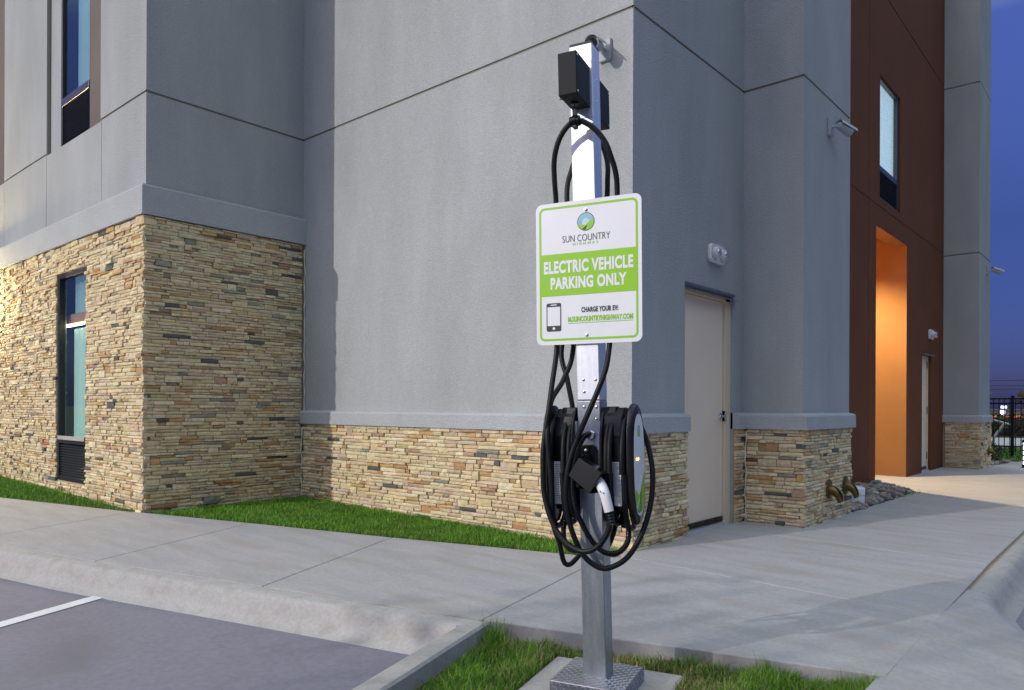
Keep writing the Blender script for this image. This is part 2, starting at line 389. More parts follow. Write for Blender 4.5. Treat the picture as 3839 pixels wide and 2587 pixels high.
# right curb along the drive lane (x increasing = lot side)
rp = [(-0.885,19.4),(-0.885,16),(-0.885,13),(-0.885,10),(-0.885,8),(-0.885,6.8),(-0.88,6.0),(-0.875,5.4)]
prof_r = [(-.29,-.2),(-.25,-.15),(-.21,-.14),(-.175,-.11),(-.15,-.06),(-.12,-.02),(-.09,-.004),(-.02,0),(-.004,-.012),(-.004,-.2)]
tag(sweep(rp, [(o,z) for o,z in prof_r], gz).obj('curb', 'curb', smooth=True), kind='structure')
# flared ramp where the right curb drops to the lot
mb = MB(); rows = []
for y in np.linspace(5.4, 3.0, 17):
    k = min(1, max(0, (5.4-y)/0.9)); k = k*k*(3-2*k); row = []
    for t in np.linspace(0, 1, 13):
        x = -0.875 + t*(0.29+0.55*k)
        zc = np.interp(t*0.29, [0,.09,.12,.15,.175,.21,.25,.29], [0,-.004,-.02,-.06,-.11,-.14,-.15,-.17])
        zr = -.14*t
        row.append((x, y, gz(-0.88)+(1-k)*zc+k*zr-(0.015 if t > 0.99 else 0)))
    rows.append(row)
mb.add([p for r_ in rows for p in r_], [(i*13+k,i*13+k+1,(i+1)*13+k+1,(i+1)*13+k) for i in range(16) for k in range(12)])
tag(mb.obj('curb_ramp', 'concrete', smooth=True), kind='structure')

# planting beds
bed_left = [(-14,1.18),(-10.2,2.31),(-7.6,3.06),(-7.45,3.13),(-6.207,3.54),(-4.764,3.995),(-3.242,4.525),(-3.06,4.615),(-3.06,4.96),(-7.55,4.96),(-7.55,3.2),(-14,3.2)]
mb = MB(); mb.prism(bed_left, lambda x: gz(x)-.15, lambda x: gz(x)-.015); tag(mb.obj('lawn_bed', 'soil'), kind='structure')
isl = [tuple(cor+Vector((0.004,-0.0))), (-0.84,3.43), (-0.6,2.3), (-0.9,0.6), (-2.1,0.6)]
mb = MB(); mb.prism(isl, -.3, -.100); tag(mb.obj('lawn_island', 'soil'), kind='structure')
mb = MB(); mb.prism([(-2.46,8.38),(-2.40,11.1),(-3.02,11.36),(-3.1,11.36),(-3.1,8.38)], -.16, -.02); tag(mb.obj('gravel_bed', 'soil'), kind='structure')
mb = MB(); mb.box(-6, 8, 19.35, 25.6, -.3, -.02); tag(mb.obj('verge', 'ground'), kind='structure')
mb = MB(); mb.box(-30, 40, 25.6, 34.0, -.3, -.015); tag(mb.obj('driveway', 'road'), kind='structure')
mb = MB(); mb.box(-120, 120, 34.0, 140, -.35, -.03); tag(mb.obj('far_field', 'ground'), kind='structure')

# ================================================================== BUILDING
XA,YA,YB,YD,XE,YF = -7.531,3.146,4.941,7.001,-2.467,8.370
YG,XG,XFW = 15.96,-2.42,-3.0
ZT = 9.6; ZG1,ZG2 = 4.212,4.236
bld = empty('hotel_building', (-8.0, 8.0, 0))
tag(bld, 'grey stucco hotel building with tan ledgestone base and rust coloured bay', 'building')
GR = 0.012
# A: left wing front face (faces -y): openings for two window columns
uw = [(-10.0,-9.05,4.20,ZT)]; lw_ = (-9.94,-9.0,0.215,2.66)
cellsA = [(-10.0,-9.05,4.205,ZT,0.12,None), (-9.05,-8.69,4.205,ZT,0.02,2), (-10.40,-10.0,4.205,ZT,0.045,0),  # darker strip beside the window: recess shade put into its colour
          (-13.85,-12.13,4.205,ZT,0.12,2),
          (lw_[0],lw_[1],lw_[2],lw_[3],0.08,None),
          (-10.41,-10.40,3.30,ZT,GR,1),(-8.665,-8.655,3.30,ZG1,GR,1),(-12.135,-12.125,3.30,ZG1,GR,1),
          (-30,30,ZG1,ZG2,GR,1),(-30,30,7.30,7.325,GR,1)]
relief((-14.5,XA),(0,ZT),'y',YA,cellsA,None).obj('wall', ['stucco','groove','taupe_shade'], bld)
relief((YA,YB+.3),(0,ZT),'x',XA,[(-30,30,ZG1,ZG2,GR,1),(-30,30,7.30,7.325,GR,1)],None).obj('wall', ['stucco','groove'], bld)
relief((XA-.3,XC),(0,ZT),'y',YB,[(-30,30,ZG1,ZG2,GR,1),(-30,30,7.30,7.325,GR,1)],None).obj('wall', ['stucco','groove'], bld)
DY0,DY1,DZ = 5.80,6.765,2.17
relief((YB,YD+.3),(0,ZT),'x',XC,[(DY0,DY1,0,DZ,0.16,None),(-30,30,ZG1,ZG2,GR,1),(-30,30,7.30,7.325,GR,1)],None).obj('wall', ['stucco','groove'], bld)
relief((XC-.3,XE),(0,ZT),'y',YD,[(-30,30,ZG1,ZG2,GR,1),(-30,30,7.30,7.325,GR,1)],None).obj('wall', ['stucco','groove'], bld)
relief((YD,YF),(0,ZT),'x',XE,[(-30,30,ZG1,ZG2,GR,1),(-30,30,7.30,7.325,GR,1)],None).obj('wall', ['stucco','groove'], bld)
mb = MB(); mb.box(XFW-.2,XE,YF,YF+.02,0,ZT); mb.obj('wall', 'stucco', bld)          # return of the pier
# F: rust bay
AY0,AY1,AZ = 11.43,13.20,3.74
WF = (11.60,12.74,4.17,5.98)
FD = (14.26,14.93,0,2.04)
cellsF = [(AY0,AY1,0,AZ,0.22,None),(*WF,0.10,None),(FD[0],FD[1],FD[2],FD[3],0.10,None),(11.6,12.74,7.5,9.3,0.10,2),
          (-30,30,4.03,4.05,GR,1),(-30,30,7.20,7.22,GR,1),(11.05,11.062,0,ZT,GR,1)]
relief((YF,YG+.3),(0,ZT),'x',XFW,cellsF,None).obj('wall', ['rust','groove','win_frame'], bld)
# G: far pier
cg = [(-30,30,3.99,4.012,GR,1),(-30,30,7.15,7.17,GR,1)]
relief((XFW-.3,XG),(0,ZT),'y',YG,cg,None).obj('wall', ['stucco','groove'], bld)
relief((YG,17.15),(0,ZT),'x',XG,cg,None).obj('wall', ['stucco','groove'], bld)
mb = MB(); mb.box(-9,XG,17.15,17.17,0,ZT); mb.obj('wall', 'stucco', bld)
# roof deck closes the volume
mb = MB(); mb.prism([(-14.5,YA),(XA,YA),(XA,YB),(XC,YB),(XC,YD),(XE,YD),(XE,YF),(XFW,YF),(XFW,YG),(XG,YG),(XG,17.15),(-14.5,17.15)], ZT-.03, ZT-.01); mb.obj('roof_deck', 'stucco', bld)
mb = MB(); mb.box(-14.52,-14.5,YA,17.17,0,ZT); mb.obj('wall', 'stucco', bld)
# alcove inside the rust bay
mb = MB()
AX = -4.65
mb.add([(XFW-.22,AY1,0),(AX,AY1,0),(AX,AY1,4.2),(XFW-.22,AY1,4.2)], [(0,1,2,3)])
mb.add([(XFW-.22,AY0,0),(AX,AY0,0),(AX,AY0,4.2),(XFW-.22,AY0,4.2)], [(3,2,1,0)])
mb.add([(AX,AY0,0),(AX,AY1,0),(AX,AY1,4.2),(AX,AY0,4.2)], [(0,1,2,3)])
mb.add([(XFW-.22,AY0,4.2),(AX,AY0,4.2),(AX,AY1,4.2),(XFW-.22,AY1,4.2)], [(0,1,2,3)])
mb.add([(XFW-.22,AY0,AZ),(XFW-.22,AY1,AZ),(XFW-.22,AY1,4.2),(XFW-.22,AY0,4.2)], [(0,1,2,3)])
mb.add([(XFW-.004,AY0+.003,AZ-.003),(XFW-.004,AY1-.003,AZ-.003),(XFW-.22,AY1-.003,AZ-.003),(XFW-.22,AY0+.003,AZ-.003)], [(0,1,2,3)])
mb.add([(XFW-.004,AY1-.003,0),(XFW-.22,AY1-.003,0),(XFW-.22,AY1-.003,AZ-.003),(XFW-.004,AY1-.003,AZ-.003)], [(0,1,2,3)])
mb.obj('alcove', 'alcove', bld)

# cornice bands (sloped top)
def cornice(pts, z0, z1, o=0.06, name='cornice'):
    """pts: polyline with the outside on its right-hand side"""
    prof = [(-.02,z0),(o,z0),(o,z1-.03),(o-.012,z1-.012),(0.0,z1),(-.02,z1)]
    return sweep(pts, prof, lambda x: 0).obj(name, 'stucco_trim', bld)
cornice([(-14.5,YA),(XA,YA),(XA,YB)], 2.993, 3.30)
cornice([(XA,YB),(XC,YB),(XC,DY0)], 0.905, 1.062)
cornice([(XC,DY1),(XC,YD),(XE,YD),(XE,YF),(XE-.3,YF)], 0.905, 1.062)
cornice([(XFW,YG),(XG,YG),(XG,17.15)], 0.85, 0.99)

# ------------------------------------------------------------------ ledgestone veneer
CR = [((0.67,0.55,0.375),34),((0.62,0.49,0.32),22),((0.69,0.59,0.43),22),((0.57,0.46,0.34),9),((0.52,0.34,0.17),5),((0.47,0.28,0.15),2),
      ((0.46,0.30,0.22),2.5),((0.57,0.45,0.36),8),((0.12,0.123,0.126),2.2),((0.30,0.28,0.245),2.5)]
_cw = [w for _,w in CR]
def pick():
    c = rnd.choices(CR, _cw)[0][0]; k = rnd.uniform(0.90,1.08)
    return tuple(min(0.8, x*k*rnd.uniform(.96,1.04)*q) for x,q in zip(c,(1.02,1.03,0.90)))
STONES = []
def veneer(facing, plane, u0, u1, z0, z1, holes=(), seed=0, ext0=0, ext1=0):
    rows = []; z = z0
    while z < z1-0.012:
        h = rnd.choice([.026,.030,.033,.036,.040]); h = min(h, z1-z)
        if z1-(z+h) < 0.02: h = z1-z
        rows.append((z,h)); z += h
    occ = {i: [] for i in range(len(rows)+2)}
    for r,(z,h) in enumerate(rows):
        a0 = u0-(ext0*rnd.uniform(.3,1) if ext0 else 0); a1 = u1+(ext1*rnd.uniform(.3,1) if ext1 else 0)
        blocked = sorted(occ[r]+[(hh[0],hh[1]) for hh in holes if z+h*.6 > hh[2] and z+h*.4 < hh[3]])
        segs = []; c = a0
        for b0,b1 in blocked:
            if b0 > c: segs.append((c, min(b0,a1)))
            c = max(c,b1)
        if c < a1: segs.append((c,a1))
        for s0,s1 in segs:
            u = s0
            while u < s1-1e-4:
                w = rnd.choice([.07,.09,.11,.13,.15,.17,.19,.22,.26])*rnd.uniform(.9,1.1)
                if s1-(u+w) < 0.045: w = s1-u
                if w < 0.004: break
                hh = h
                if rnd.random() < .07 and r+1 < len(rows) and w < .2:
                    ok = not any(u < b1 and u+w > b0 for b0,b1 in occ[r+1]) and not any(u < q[1] and u+w > q[0] and rows[r+1][0]+.03 > q[2] and rows[r+1][0] < q[3] for q in holes)
                    if ok: hh = h+rows[r+1][1]; occ[r+1].append((u,u+w))
                STONES.append((facing,plane,u,z,w,hh,rnd.choice([.030,.034,.036,.038,.040,.043,.050])+rnd.uniform(-.003,.003),pick()))
                u += w
def stone_mesh(mb, st):
    facing,plane,u,z,w,h,d,c = st
    g = .0009
    u0,u1,z0_,z1_ = u+g,u+w-g,z+g,z+h-g
    if facing == 'y': pt = lambda a,b,q: (a, plane-q, b)
    else: pt = lambda a,b,q: (plane+q, a, b)
    us = [u0,u0+(u1-u0)*rnd.uniform(.25,.4),u0+(u1-u0)*rnd.uniform(.6,.75),u1]; zs = [z0_,z0_+(z1_-z0_)*rnd.uniform(.4,.6),z1_]
    rr = min(.006,(u1-u0)*.2); vs = []
    tilt = rnd.uniform(-.006,.006); tz = rnd.uniform(-.004,.004)
    for j in range(3):
        for i in range(4):
            e = (i in (0,3))+(j in (0,2))
            q = d-(.0,.0035,.007)[e]+rnd.uniform(-.0025,.0025)+tilt*(i-1.5)/1.5+tz*(j-1)
            du = rr*.35 if i == 0 else (-rr*.35 if i == 3 else 0); dz = .0014 if j == 0 else (-.0014 if j == 2 else 0)
            vs.append(pt(us[i]+du+rnd.uniform(-.001,.001), zs[j]+dz+rnd.uniform(-.001,.001), q))
    per = [0,1,2,3,7,11,10,9,8,4]
    pu = [us[0],us[1],us[2],us[3],us[3],us[3],us[2],us[1],us[0],us[0]]; pz = [zs[0],zs[0],zs[0],zs[0],zs[1],zs[2],zs[2],zs[2],zs[2],zs[1]]
    o = len(vs); vs += [pt(pu[k],pz[k],-.004) for k in range(10)]
    fs = [(j*4+i,j*4+i+1,(j+1)*4+i+1,(j+1)*4+i) for j in range(2) for i in range(3)]
    fs += [(per[(k+1)%10],per[k],o+k,o+(k+1)%10) for k in range(10)]
    if facing == 'x': fs = fs
    mb.add(vs, fs, c)
ZS = 0.905
veneer('y',YA,-14.4,XA,-.05,2.985,[(lw_[0]-.0,lw_[1]+.0,lw_[2],lw_[3])],ext1=.045)
veneer('x',XA,YA,YB-.035,-.05,2.985,ext0=.045)
veneer('y',YB,XA+.05,XC,-.12,ZS,ext1=.04)
veneer('x',XC,YB,DY0,-.05,ZS,ext0=.04)
veneer('x',XC,DY1+.01,YD-.03,-.03,ZS)
veneer('y',YD,XC+.05,XE,-.03,ZS,ext1=.04)
veneer('x',XE,YD,YF,-.03,ZS,ext0=.04)
veneer('y',YG,XFW+.04,XG,-.03,.85,ext1=.04)
veneer('x',XG,YG,17.15,-.03,.85,ext0=.04)
def seen(st):
    fc,pl,u,z,w,h,d,c = st
    p = Vector((u+w/2,pl,z+h/2)) if fc == 'y' else Vector((pl,u+w/2,z+h/2))
    q = p-Vector((0,0,1.1125)); dep = q.dot(_f)
    if dep < .5: return 0
    X = q.dot(_r)/dep*2769.29+1919.5; Y = 1525.5-q.z/dep*2769.29
    if not (0 < X < 3839 and 0 < Y < 2500): return 0
    if 2030 < X < 2450 and 1400 < Y < 2130: return 0
    if z < .02: return 0
    n = Vector((0,-1,0)) if fc == 'y' else Vector((1,0,0))
    return w*h/dep**2*abs(q.normalized().dot(n))
order = sorted(range(len(STONES)), key=lambda i: -seen(STONES[i]))
big = set(order[:300])
back = {}
panel_specs = [('y',YA,-14.4,XA,-.1,2.99),('x',XA,YA,YB,-.1,2.99),('y',YB,XA,XC,-.15,ZS),('x',XC,YB,DY0,-.1,ZS),('x',XC,DY1,YD,-.1,ZS),('y',YD,XC,XE,-.1,ZS),('x',XE,YD,YF,-.1,ZS),('y',YG,XFW,XG,-.1,.85),('x',XG,YG,17.15,-.1,.85)]
panels = []
for fc,pl,a,b,z0,z1 in panel_specs:
    mb = MB()
    if pl == YA and fc == 'y':
        x0,x1,q0,q1 = lw_[0],lw_[1],lw_[2],lw_[3]
        for (c0,c1,c2,c3) in ((a,x0,z0,z1),(x1,b,z0,z1),(x0,x1,z0,q0),(x0,x1,q1,z1)): mb.box(c0,c1,pl-.012,pl+.0,c2,c3)
    elif fc == 'y': mb.box(a,b+.012,pl-.012,pl,z0,z1)
    else: mb.box(pl,pl+.012,a,b,z0,z1)
    panels.append((fc,pl,a-.1,b+.1,mb.obj('stone_backing', 'mortar', bld)))
rest = MB()
for i,st in enumerate(STONES):
    if i in big:
        mb = MB(); stone_mesh(mb, st)
        par = next(p[4] for p in panels if p[0] == st[0] and p[1] == st[1] and p[2] <= st[2]+st[4]/2 <= p[3])
        o = mb.obj('stone', 'stone'); o.parent = par; o.matrix_parent_inverse = Matrix.Identity(4)
    else: stone_mesh(rest, st)
o = rest.obj('stone_veneer', 'stone', bld); o['kind'] = 'stuff'
# caulk beads in the inner corners
for x,y,z0,z1 in ((XA+.055,YB-.05,-.02,.9),(XA+.05,YB-.012,1.06,2.98),(XC+.05,YD-.045,0,.9)):
    mb = MB(); mb.tube([(x+.006*math.sin(z*17)+.004*math.sin(z*41),y-.004*math.sin(z*23),z) for z in np.arange(z0,z1,.04)], [.008+.0025*math.sin(z*31) for z in np.arange(z0,z1,.04)], 6); mb.obj('caulk_bead', 'caulk', bld, smooth=True)

# ------------------------------------------------------------------ windows
def part(mb, name, m, parent, **k): return mb.obj(name, m, parent, **k)
def sub(mb, name, m, par, **k):
    o = mb.obj(name, m, None, **k); o.parent = par; o.matrix_parent_inverse = Matrix.Identity(4); return o
# lower window of the left wing
x0,x1,z0,z1 = lw_
y = YA+.015
mb = MB()
for a,b,c,d in ((x0,x0+.05,z0,z1),(x1-.05,x1,z0,z1),(x0+.05,x1-.05,z1-.05,z1),(x0+.05,x1-.05,z0,z0+.05),(x0+.05,x1-.05,.655,.70)): mb.box(a,b,y-.03,y+.04,c,d)
win = mb.obj('window', 'win_frame', bld, bevel=.004)
mb = MB(); mb.box(x0+.05,x1-.05,y+.004,y+.010,.70,z1-.05); sub(mb,'pane','glass',win)
mb = MB(); mb.box(x0+.05,x1-.05,y-.045,y-.03,.70,.745); sub(mb,'window_sill','curb',win)
for i in range(13):
    z = .262+i*.030; mb = MB(); mb.add([(x0+.05,y-.02,z),(x1-.05,y-.02,z),(x1-.05,y+.03,z+.028),(x0+.05,y+.03,z+.028),(x0+.05,y-.02,z+.004),(x1-.05,y-.02,z+.004),(x1-.05,y+.03,z+.032),(x0+.05,y+.03,z+.032)],[(3,2,1,0),(4,5,6,7),(0,1,5,4),(1,2,6,5),(2,3,7,6),(3,0,4,7)]); sub(mb,'slat','slat',win)
def room(x0,x1,y0,z0,z1,dep,par):
    mb = MB(); a,b,c = x0-.6,x1+.6,y0+dep
    mb.add([(a,c,z0),(b,c,z0),(b,c,z1),(a,c,z1)],[(0,1,2,3)]); mb.add([(a,y0,z0),(b,y0,z0),(b,c,z0),(a,c,z0)],[(0,1,2,3)])
    mb.add([(a,y0,z1),(b,y0,z1),(b,c,z1),(a,c,z1)],[(0,1,2,3)]); mb.add([(a,y0,z0),(a,c,z0),(a,c,z1),(a,y0,z1)],[(0,1,2,3)]); mb.add([(b,y0,z0),(b,c,z0),(b,c,z1),(b,y0,z1)],[(0,1,2,3)])
    sub(mb,'room','room',par)
def curtain(x0,x1,y0,z0,z1,par,m='curtain',amp=.018,axis='y'):
    mb = MB(); n = 48; vs = []
    for k in range(n+1):
        t = x0+(x1-x0)*k/n; o = amp*math.sin(k*1.05)+amp*.4*math.sin(k*2.3)
        for z in (z0,z1): vs.append((t,y0+o,z) if axis == 'y' else (y0-o,t,z))
    mb.add(vs,[(2*k,2*k+2,2*k+3,2*k+1) for k in range(n)]); sub(mb,'curtain',m,par,smooth=True)
room(x0,x1,YA+.081,0.3,2.85,1.6,win)
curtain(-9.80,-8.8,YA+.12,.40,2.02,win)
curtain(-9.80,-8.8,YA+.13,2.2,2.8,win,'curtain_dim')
mb = MB(); mb.box(x0-.3,x1+.4,YA+.10,YA+.15,2.09,2.20); sub(mb,'beam_reflection','beam_reflection',win)  # stands in for a canopy edge reflected in the pane
mb = MB(); mb.box(x0-.1,x1+.3,YA+.095,YA+.115,2.055,2.080); sub(mb,'strip_reflection','strip',win)  # glowing stand-in for the reflected bright line; also lights the room
# upper window of the left wing
x0,x1,z0,z1 = -10.0,-9.05,4.205,7.0
mb = MB()
for a,b,c,d in ((x0,x0+.045,z0,z1),(x1-.045,x1,z0,z1),(x0+.045,x1-.045,z0,z0+.035)): mb.box(a,b,YA+.03,YA+.11,c,d)
win2 = mb.obj('window', 'win_frame', bld, bevel=.004)
mb = MB(); mb.box(x0+.045,x1-.045,YA+.02,YA+.10,4.70,4.79); sub(mb,'rail','win_rail',win2,bevel=.004)
mb = MB(); mb.box(x0+.045,x1-.045,YA+.055,YA+.061,4.79,z1); sub(mb,'pane','glass',win2)
for i in range(15):
    z = 4.245+i*.030; mb = MB(); mb.add([(x0+.045,YA+.04,z),(x1-.045,YA+.04,z),(x1-.045,YA+.09,z+.026),(x0+.045,YA+.09,z+.026),(x0+.045,YA+.04,z+.005),(x1-.045,YA+.04,z+.005),(x1-.045,YA+.09,z+.031),(x0+.045,YA+.09,z+.031)],[(3,2,1,0),(4,5,6,7),(0,1,5,4),(1,2,6,5),(2,3,7,6),(3,0,4,7)]); sub(mb,'slat','slat',win2)
room(x0,x1,YA+.125,4.1,7.2,1.4,win2)
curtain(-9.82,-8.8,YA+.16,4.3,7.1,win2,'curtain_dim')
mb = MB(); mb.box(x0,x1,YA+.12,YA+.125,4.2,4.7); sub(mb,'louver_back','dark',win2)
# lit window of the rust bay
y0,y1,z0,z1 = WF
mb = MB()
for a,b,c,d in ((y0,y0+.04,z0,z1),(y1-.05,y1,z0,z1),(y0+.04,y1-.05,z1-.03,z1),(y0+.04,y1-.05,z0,z0+.04),(y0+.04,y1-.05,4.60,4.68)): mb.box(XFW-.09,XFW-.03,a,b,c,d)
win3 = mb.obj('window', 'win_rail', bld, bevel=.004)
mb = MB(); mb.box(XFW-.065,XFW-.060,y0+.04,y1-.05,4.68,z1-.03); sub(mb,'pane','glass',win3)
curtain(y0-.05,y1+.6,XFW-.125,4.5,6.1,win3,'lit_curtain',.010,'x')
for i in range(13):
    z = 4.22+i*.029; mb = MB(); mb.add([(XFW-.04,y0+.04,z),(XFW-.04,y1-.05,z),(XFW-.085,y1-.05,z+.026),(XFW-.085,y0+.04,z+.026),(XFW-.04,y0+.04,z+.005),(XFW-.04,y1-.05,z+.005),(XFW-.085,y1-.05,z+.031),(XFW-.085,y0+.04,z+.031)],[(0,1,2,3),(7,6,5,4),(4,5,1,0),(5,6,2,1),(6,7,3,2),(7,4,0,3)]); sub(mb,'slat','slat',win3)
mb = MB(); mb.box(XFW-.12,XFW-.10,y0,y1,4.15,4.62); sub(mb,'louver_back','dark',win3)

# ------------------------------------------------------------------ doors
def door(plane, y0, y1, z1, hinge_left, handle):
    fx = plane-.05
    mb = MB(); fw = .052
    mb.box(fx-.09,fx+.028,y0,y0+fw if not hinge_left else y0+.012,0,z1); mb.box(fx-.09,fx+.028,(y1-fw*2.2) if hinge_left else y1-.012,y1,0,z1)
    mb.box(fx-.09,fx+.028,y0+.012,y1-.012,z1-.05,z1)
    fr = mb.obj('door_frame', 'door_frame', bld, bevel=.004)
    a,b = (y0+.018,y1-fw*2.2-.004) if hinge_left else (y0+fw+.004,y1-.016)
    mb = MB(); mb.box(fx-.045,fx,a,b,.03,z1-.054); d = mb.obj('door', 'door', bld, bevel=.003)
    mb = MB(); mb.box(fx,fx+.010,a+.004,b-.004,.034,.080); sw = sub(mb,'door_sweep','plastic',d)
    for k in range(5):
        yy = a+.04+(b-a-.08)*k/4; mb = MB(); mb.lathe([(.0045,0),(.004,.003)],8,lambda x,q,t: (fx+.010+t,yy+x,.068+q)); sub(mb,'screw','steel',d)
    mb = MB(); mb.box(fx-.10,fx+.045,a-.02,b+.02,-.02,.022); sub(mb,'threshold','alu',d)
    hy = y0+.012 if hinge_left else y1-.010
    for z in (1.89,1.08,.27):
        mb = MB(); mb.tube([(fx+.014,hy,z-.06),(fx+.014,hy,z+.06)],.009,8); mb.tube([(fx+.014,hy,z-.066),(fx+.014,hy,z+.066)],.005,6); sub(mb,'hinge','hinge',d,smooth=True)
    if handle:
        hy = b-.055; hz = 1.03
        mb = MB(); mb.lathe([(.033,0),(.033,.006),(.028,.010),(.012,.012),(.012,.045),(.014,.048),(.014,.058),(0.004,.060)],18,lambda x,q,t: (fx+t,hy+x,hz+q))
        mb.tube(spline([(fx+.05,hy,hz),(fx+.052,hy-.04,hz+.001),(fx+.050,hy-.09,hz-.002),(fx+.042,hy-.112,hz-.004)],4),.009,8); sub(mb,'handle','steel',d,smooth=True)
        mb = MB(); mb.box(fx-.01,fx+.034,b+.004,b+.022,hz-.05,hz+.05); sub(mb,'strike_plate','steel',d)
    return d
door(XC, DY0, DY1, DZ, True, True)
door(XFW-.02, FD[0], FD[1], FD[3]+.0, False, False)
mb = MB(); mb.add([(XC-.05,DY0-.005,2.17),(XC-.05,DY1+.03,2.17),(XC+.045,DY1+.03,2.125),(XC+.045,DY0-.005,2.125),(XC-.05,DY0-.005,2.178),(XC-.05,DY1+.03,2.178),(XC+.047,DY1+.03,2.131),(XC+.047,DY0-.005,2.131)],[(3,2,1,0),(4,5,6,7),(0,1,5,4),(1,2,6,5),(2,3,7,6),(3,0,4,7)])
mb.box(XC-.02,XC+.012,DY0-.005,DY1+.03,2.178,2.20)
mb.obj('drip_cap', 'drip', bld)
mb = MB(); mb.box(XFW,XFW+.05,FD[0]-.02,FD[1]+.05,FD[3],FD[3]+.02); mb.obj('drip_cap', 'drip', bld)

# ------------------------------------------------------------------ alcove lamp (its glow fills the bay)
lamp = empty('ceiling_lamp', (-3.77,11.86,4.2)); tag(lamp, 'lit warm ceiling lamp inside the orange alcove', 'lamp')
mb = MB(); mb.lathe([(.10,0),(.11,-.02),(.11,-.10),(.095,-.11)],24,lambda x,q,t: (-3.77+x,11.86+q,4.2+t)); mb.obj('lamp_housing','hinge',lamp,smooth=True)
mb = MB(); mb.lathe([(.085,-.111),(.07,-.125),(.01,-.13)],24,lambda x,q,t: (-3.77+x,11.86+q,4.2+t)); mb.obj('lamp_lens','lampglow',lamp,smooth=True)
ld = bpy.data.lights.new('lamp_light','SPOT'); ld.energy = 400; ld.color = (1,.78,.46); ld.spot_size = R(122); ld.spot_blend = .6; ld.shadow_soft_size = .05
lo = bpy.data.objects.new('lamp_light', ld); col.objects.link(lo); lo.parent = lamp; lo.location = (0,0,-.16)

# ------------------------------------------------------------------ wall fixtures
sx_, sz_ = -13.15, 2.45
t = empty('wall_lamp', (sx_, YA-.05, sz_)); tag(t, 'warm wall lamp on the stone of the left wing past the left window', 'lamp')
mb = MB(); mb.box(sx_-.07, sx_+.07, YA-.075, YA-.045, sz_-.10, sz_+.10); mb.obj('back_plate', 'win_frame', t, bevel=.006)
mb = MB(); mb.lathe([(.07,-.15),(.075,-.14),(.075,.14),(.07,.15)], 20, lambda a,b,c: (sx_+a, YA-.17+b, sz_+c)); mb.obj('shade', 'win_frame', t, smooth=True)
mb = MB(); mb.lathe([(.05,.152),(.03,.158)], 16, lambda a,b,c: (sx_+a, YA-.17+b, sz_+c)); mb.lathe([(.05,-.152),(.03,-.158)], 16, lambda a,b,c: (sx_+a, YA-.17+b, sz_+c)); mb.obj('lamp_lens', 'lampglow', t, smooth=True)
for nm_, dz_ in (('lamp_light', -.17), ('lamp_light', .17)):
    l2 = bpy.data.lights.new(nm_, 'POINT'); l2.energy = 90 if dz_ < 0 else 260; l2.color = (1, .74, .36); l2.shadow_soft_size = .05
    lo2 = bpy.data.objects.new(nm_, l2); col.objects.link(lo2); lo2.parent = t; lo2.location = (0, -.12, dz_)
def emergency_light(x, y, z, label, s=1.0):
    t = empty('emergency_light', (x,y,z)); tag(t, label, 'emergency light', 'emergency lights over the side doors')
    def rr(w,h,r,n=5):
        out = []
        for cx,cy,a0 in ((w-r,h-r,0),(-w+r,h-r,90),(-w+r,-h+r,180),(w-r,-h+r,270)):
            for k in range(n+1): a = R(a0+90*k/n); out.append((cx+r*math.cos(a),cy+r*math.sin(a)))
        return out
    mb = MB(); mb.xprism([(p*s,q*s) for p,q in rr(.155,.085,.05)],0,.035*s,lambda p,q,d:(x+d,y+p,z+q)); mb.obj('back_plate','white_pl',t,bevel=.008)
    mb = MB(); N = 24; prof = [(1,.035),(1,.07),(.93,.095),(.72,.108)]
    o = rr(.145,.078,.05); n = len(o); vs = [(x+d*s,y+p*k*s,z+q*k*s) for k,d in prof for p,q in o]
    mb.add(vs,[(i*n+k,i*n+(k+1)%n,(i+1)*n+(k+1)%n,(i+1)*n+k) for i in range(len(prof)-1) for k in range(n)]+[tuple(range((len(prof)-1)*n,len(prof)*n))]); mb.obj('lens_cover','glass_clear',t,smooth=True)
    for dy in (-.075,.075):
        mb = MB(); mb.lathe([(.055*s,0),(.05*s,.03*s),(.03*s,.045*s)],16,lambda a,b,c,dy=dy:(x+.04*s+c,y+dy*s+a,z+b)); mb.obj('lamp_head','white_pl',t,smooth=True)
        mb = MB(); mb.lathe([(.036*s,0),(.03*s,.012*s),(.01*s,.018*s)],14,lambda a,b,c,dy=dy:(x+.078*s+c,y+dy*s+a,z+b)); mb.obj('reflector','steel',t,smooth=True)
    mb = MB(); mb.lathe([(.006*s,0),(.003*s,.004)],8,lambda a,b,c:(x+.105*s+c,y+a,z-.05*s+b)); mb.obj('indicator','led' if y > 10 else 'hinge',t)
    return t
M['glass_clear'] = glass_mat('clear_lens', (0.95,0.96,0.95), 0.03, 0.05)
emergency_light(XC,6.37,2.52,'white emergency light with clear lens above the beige door by the grey corner')
emergency_light(XFW,14.86,2.43,'white emergency light with red indicator on the rust coloured wall')
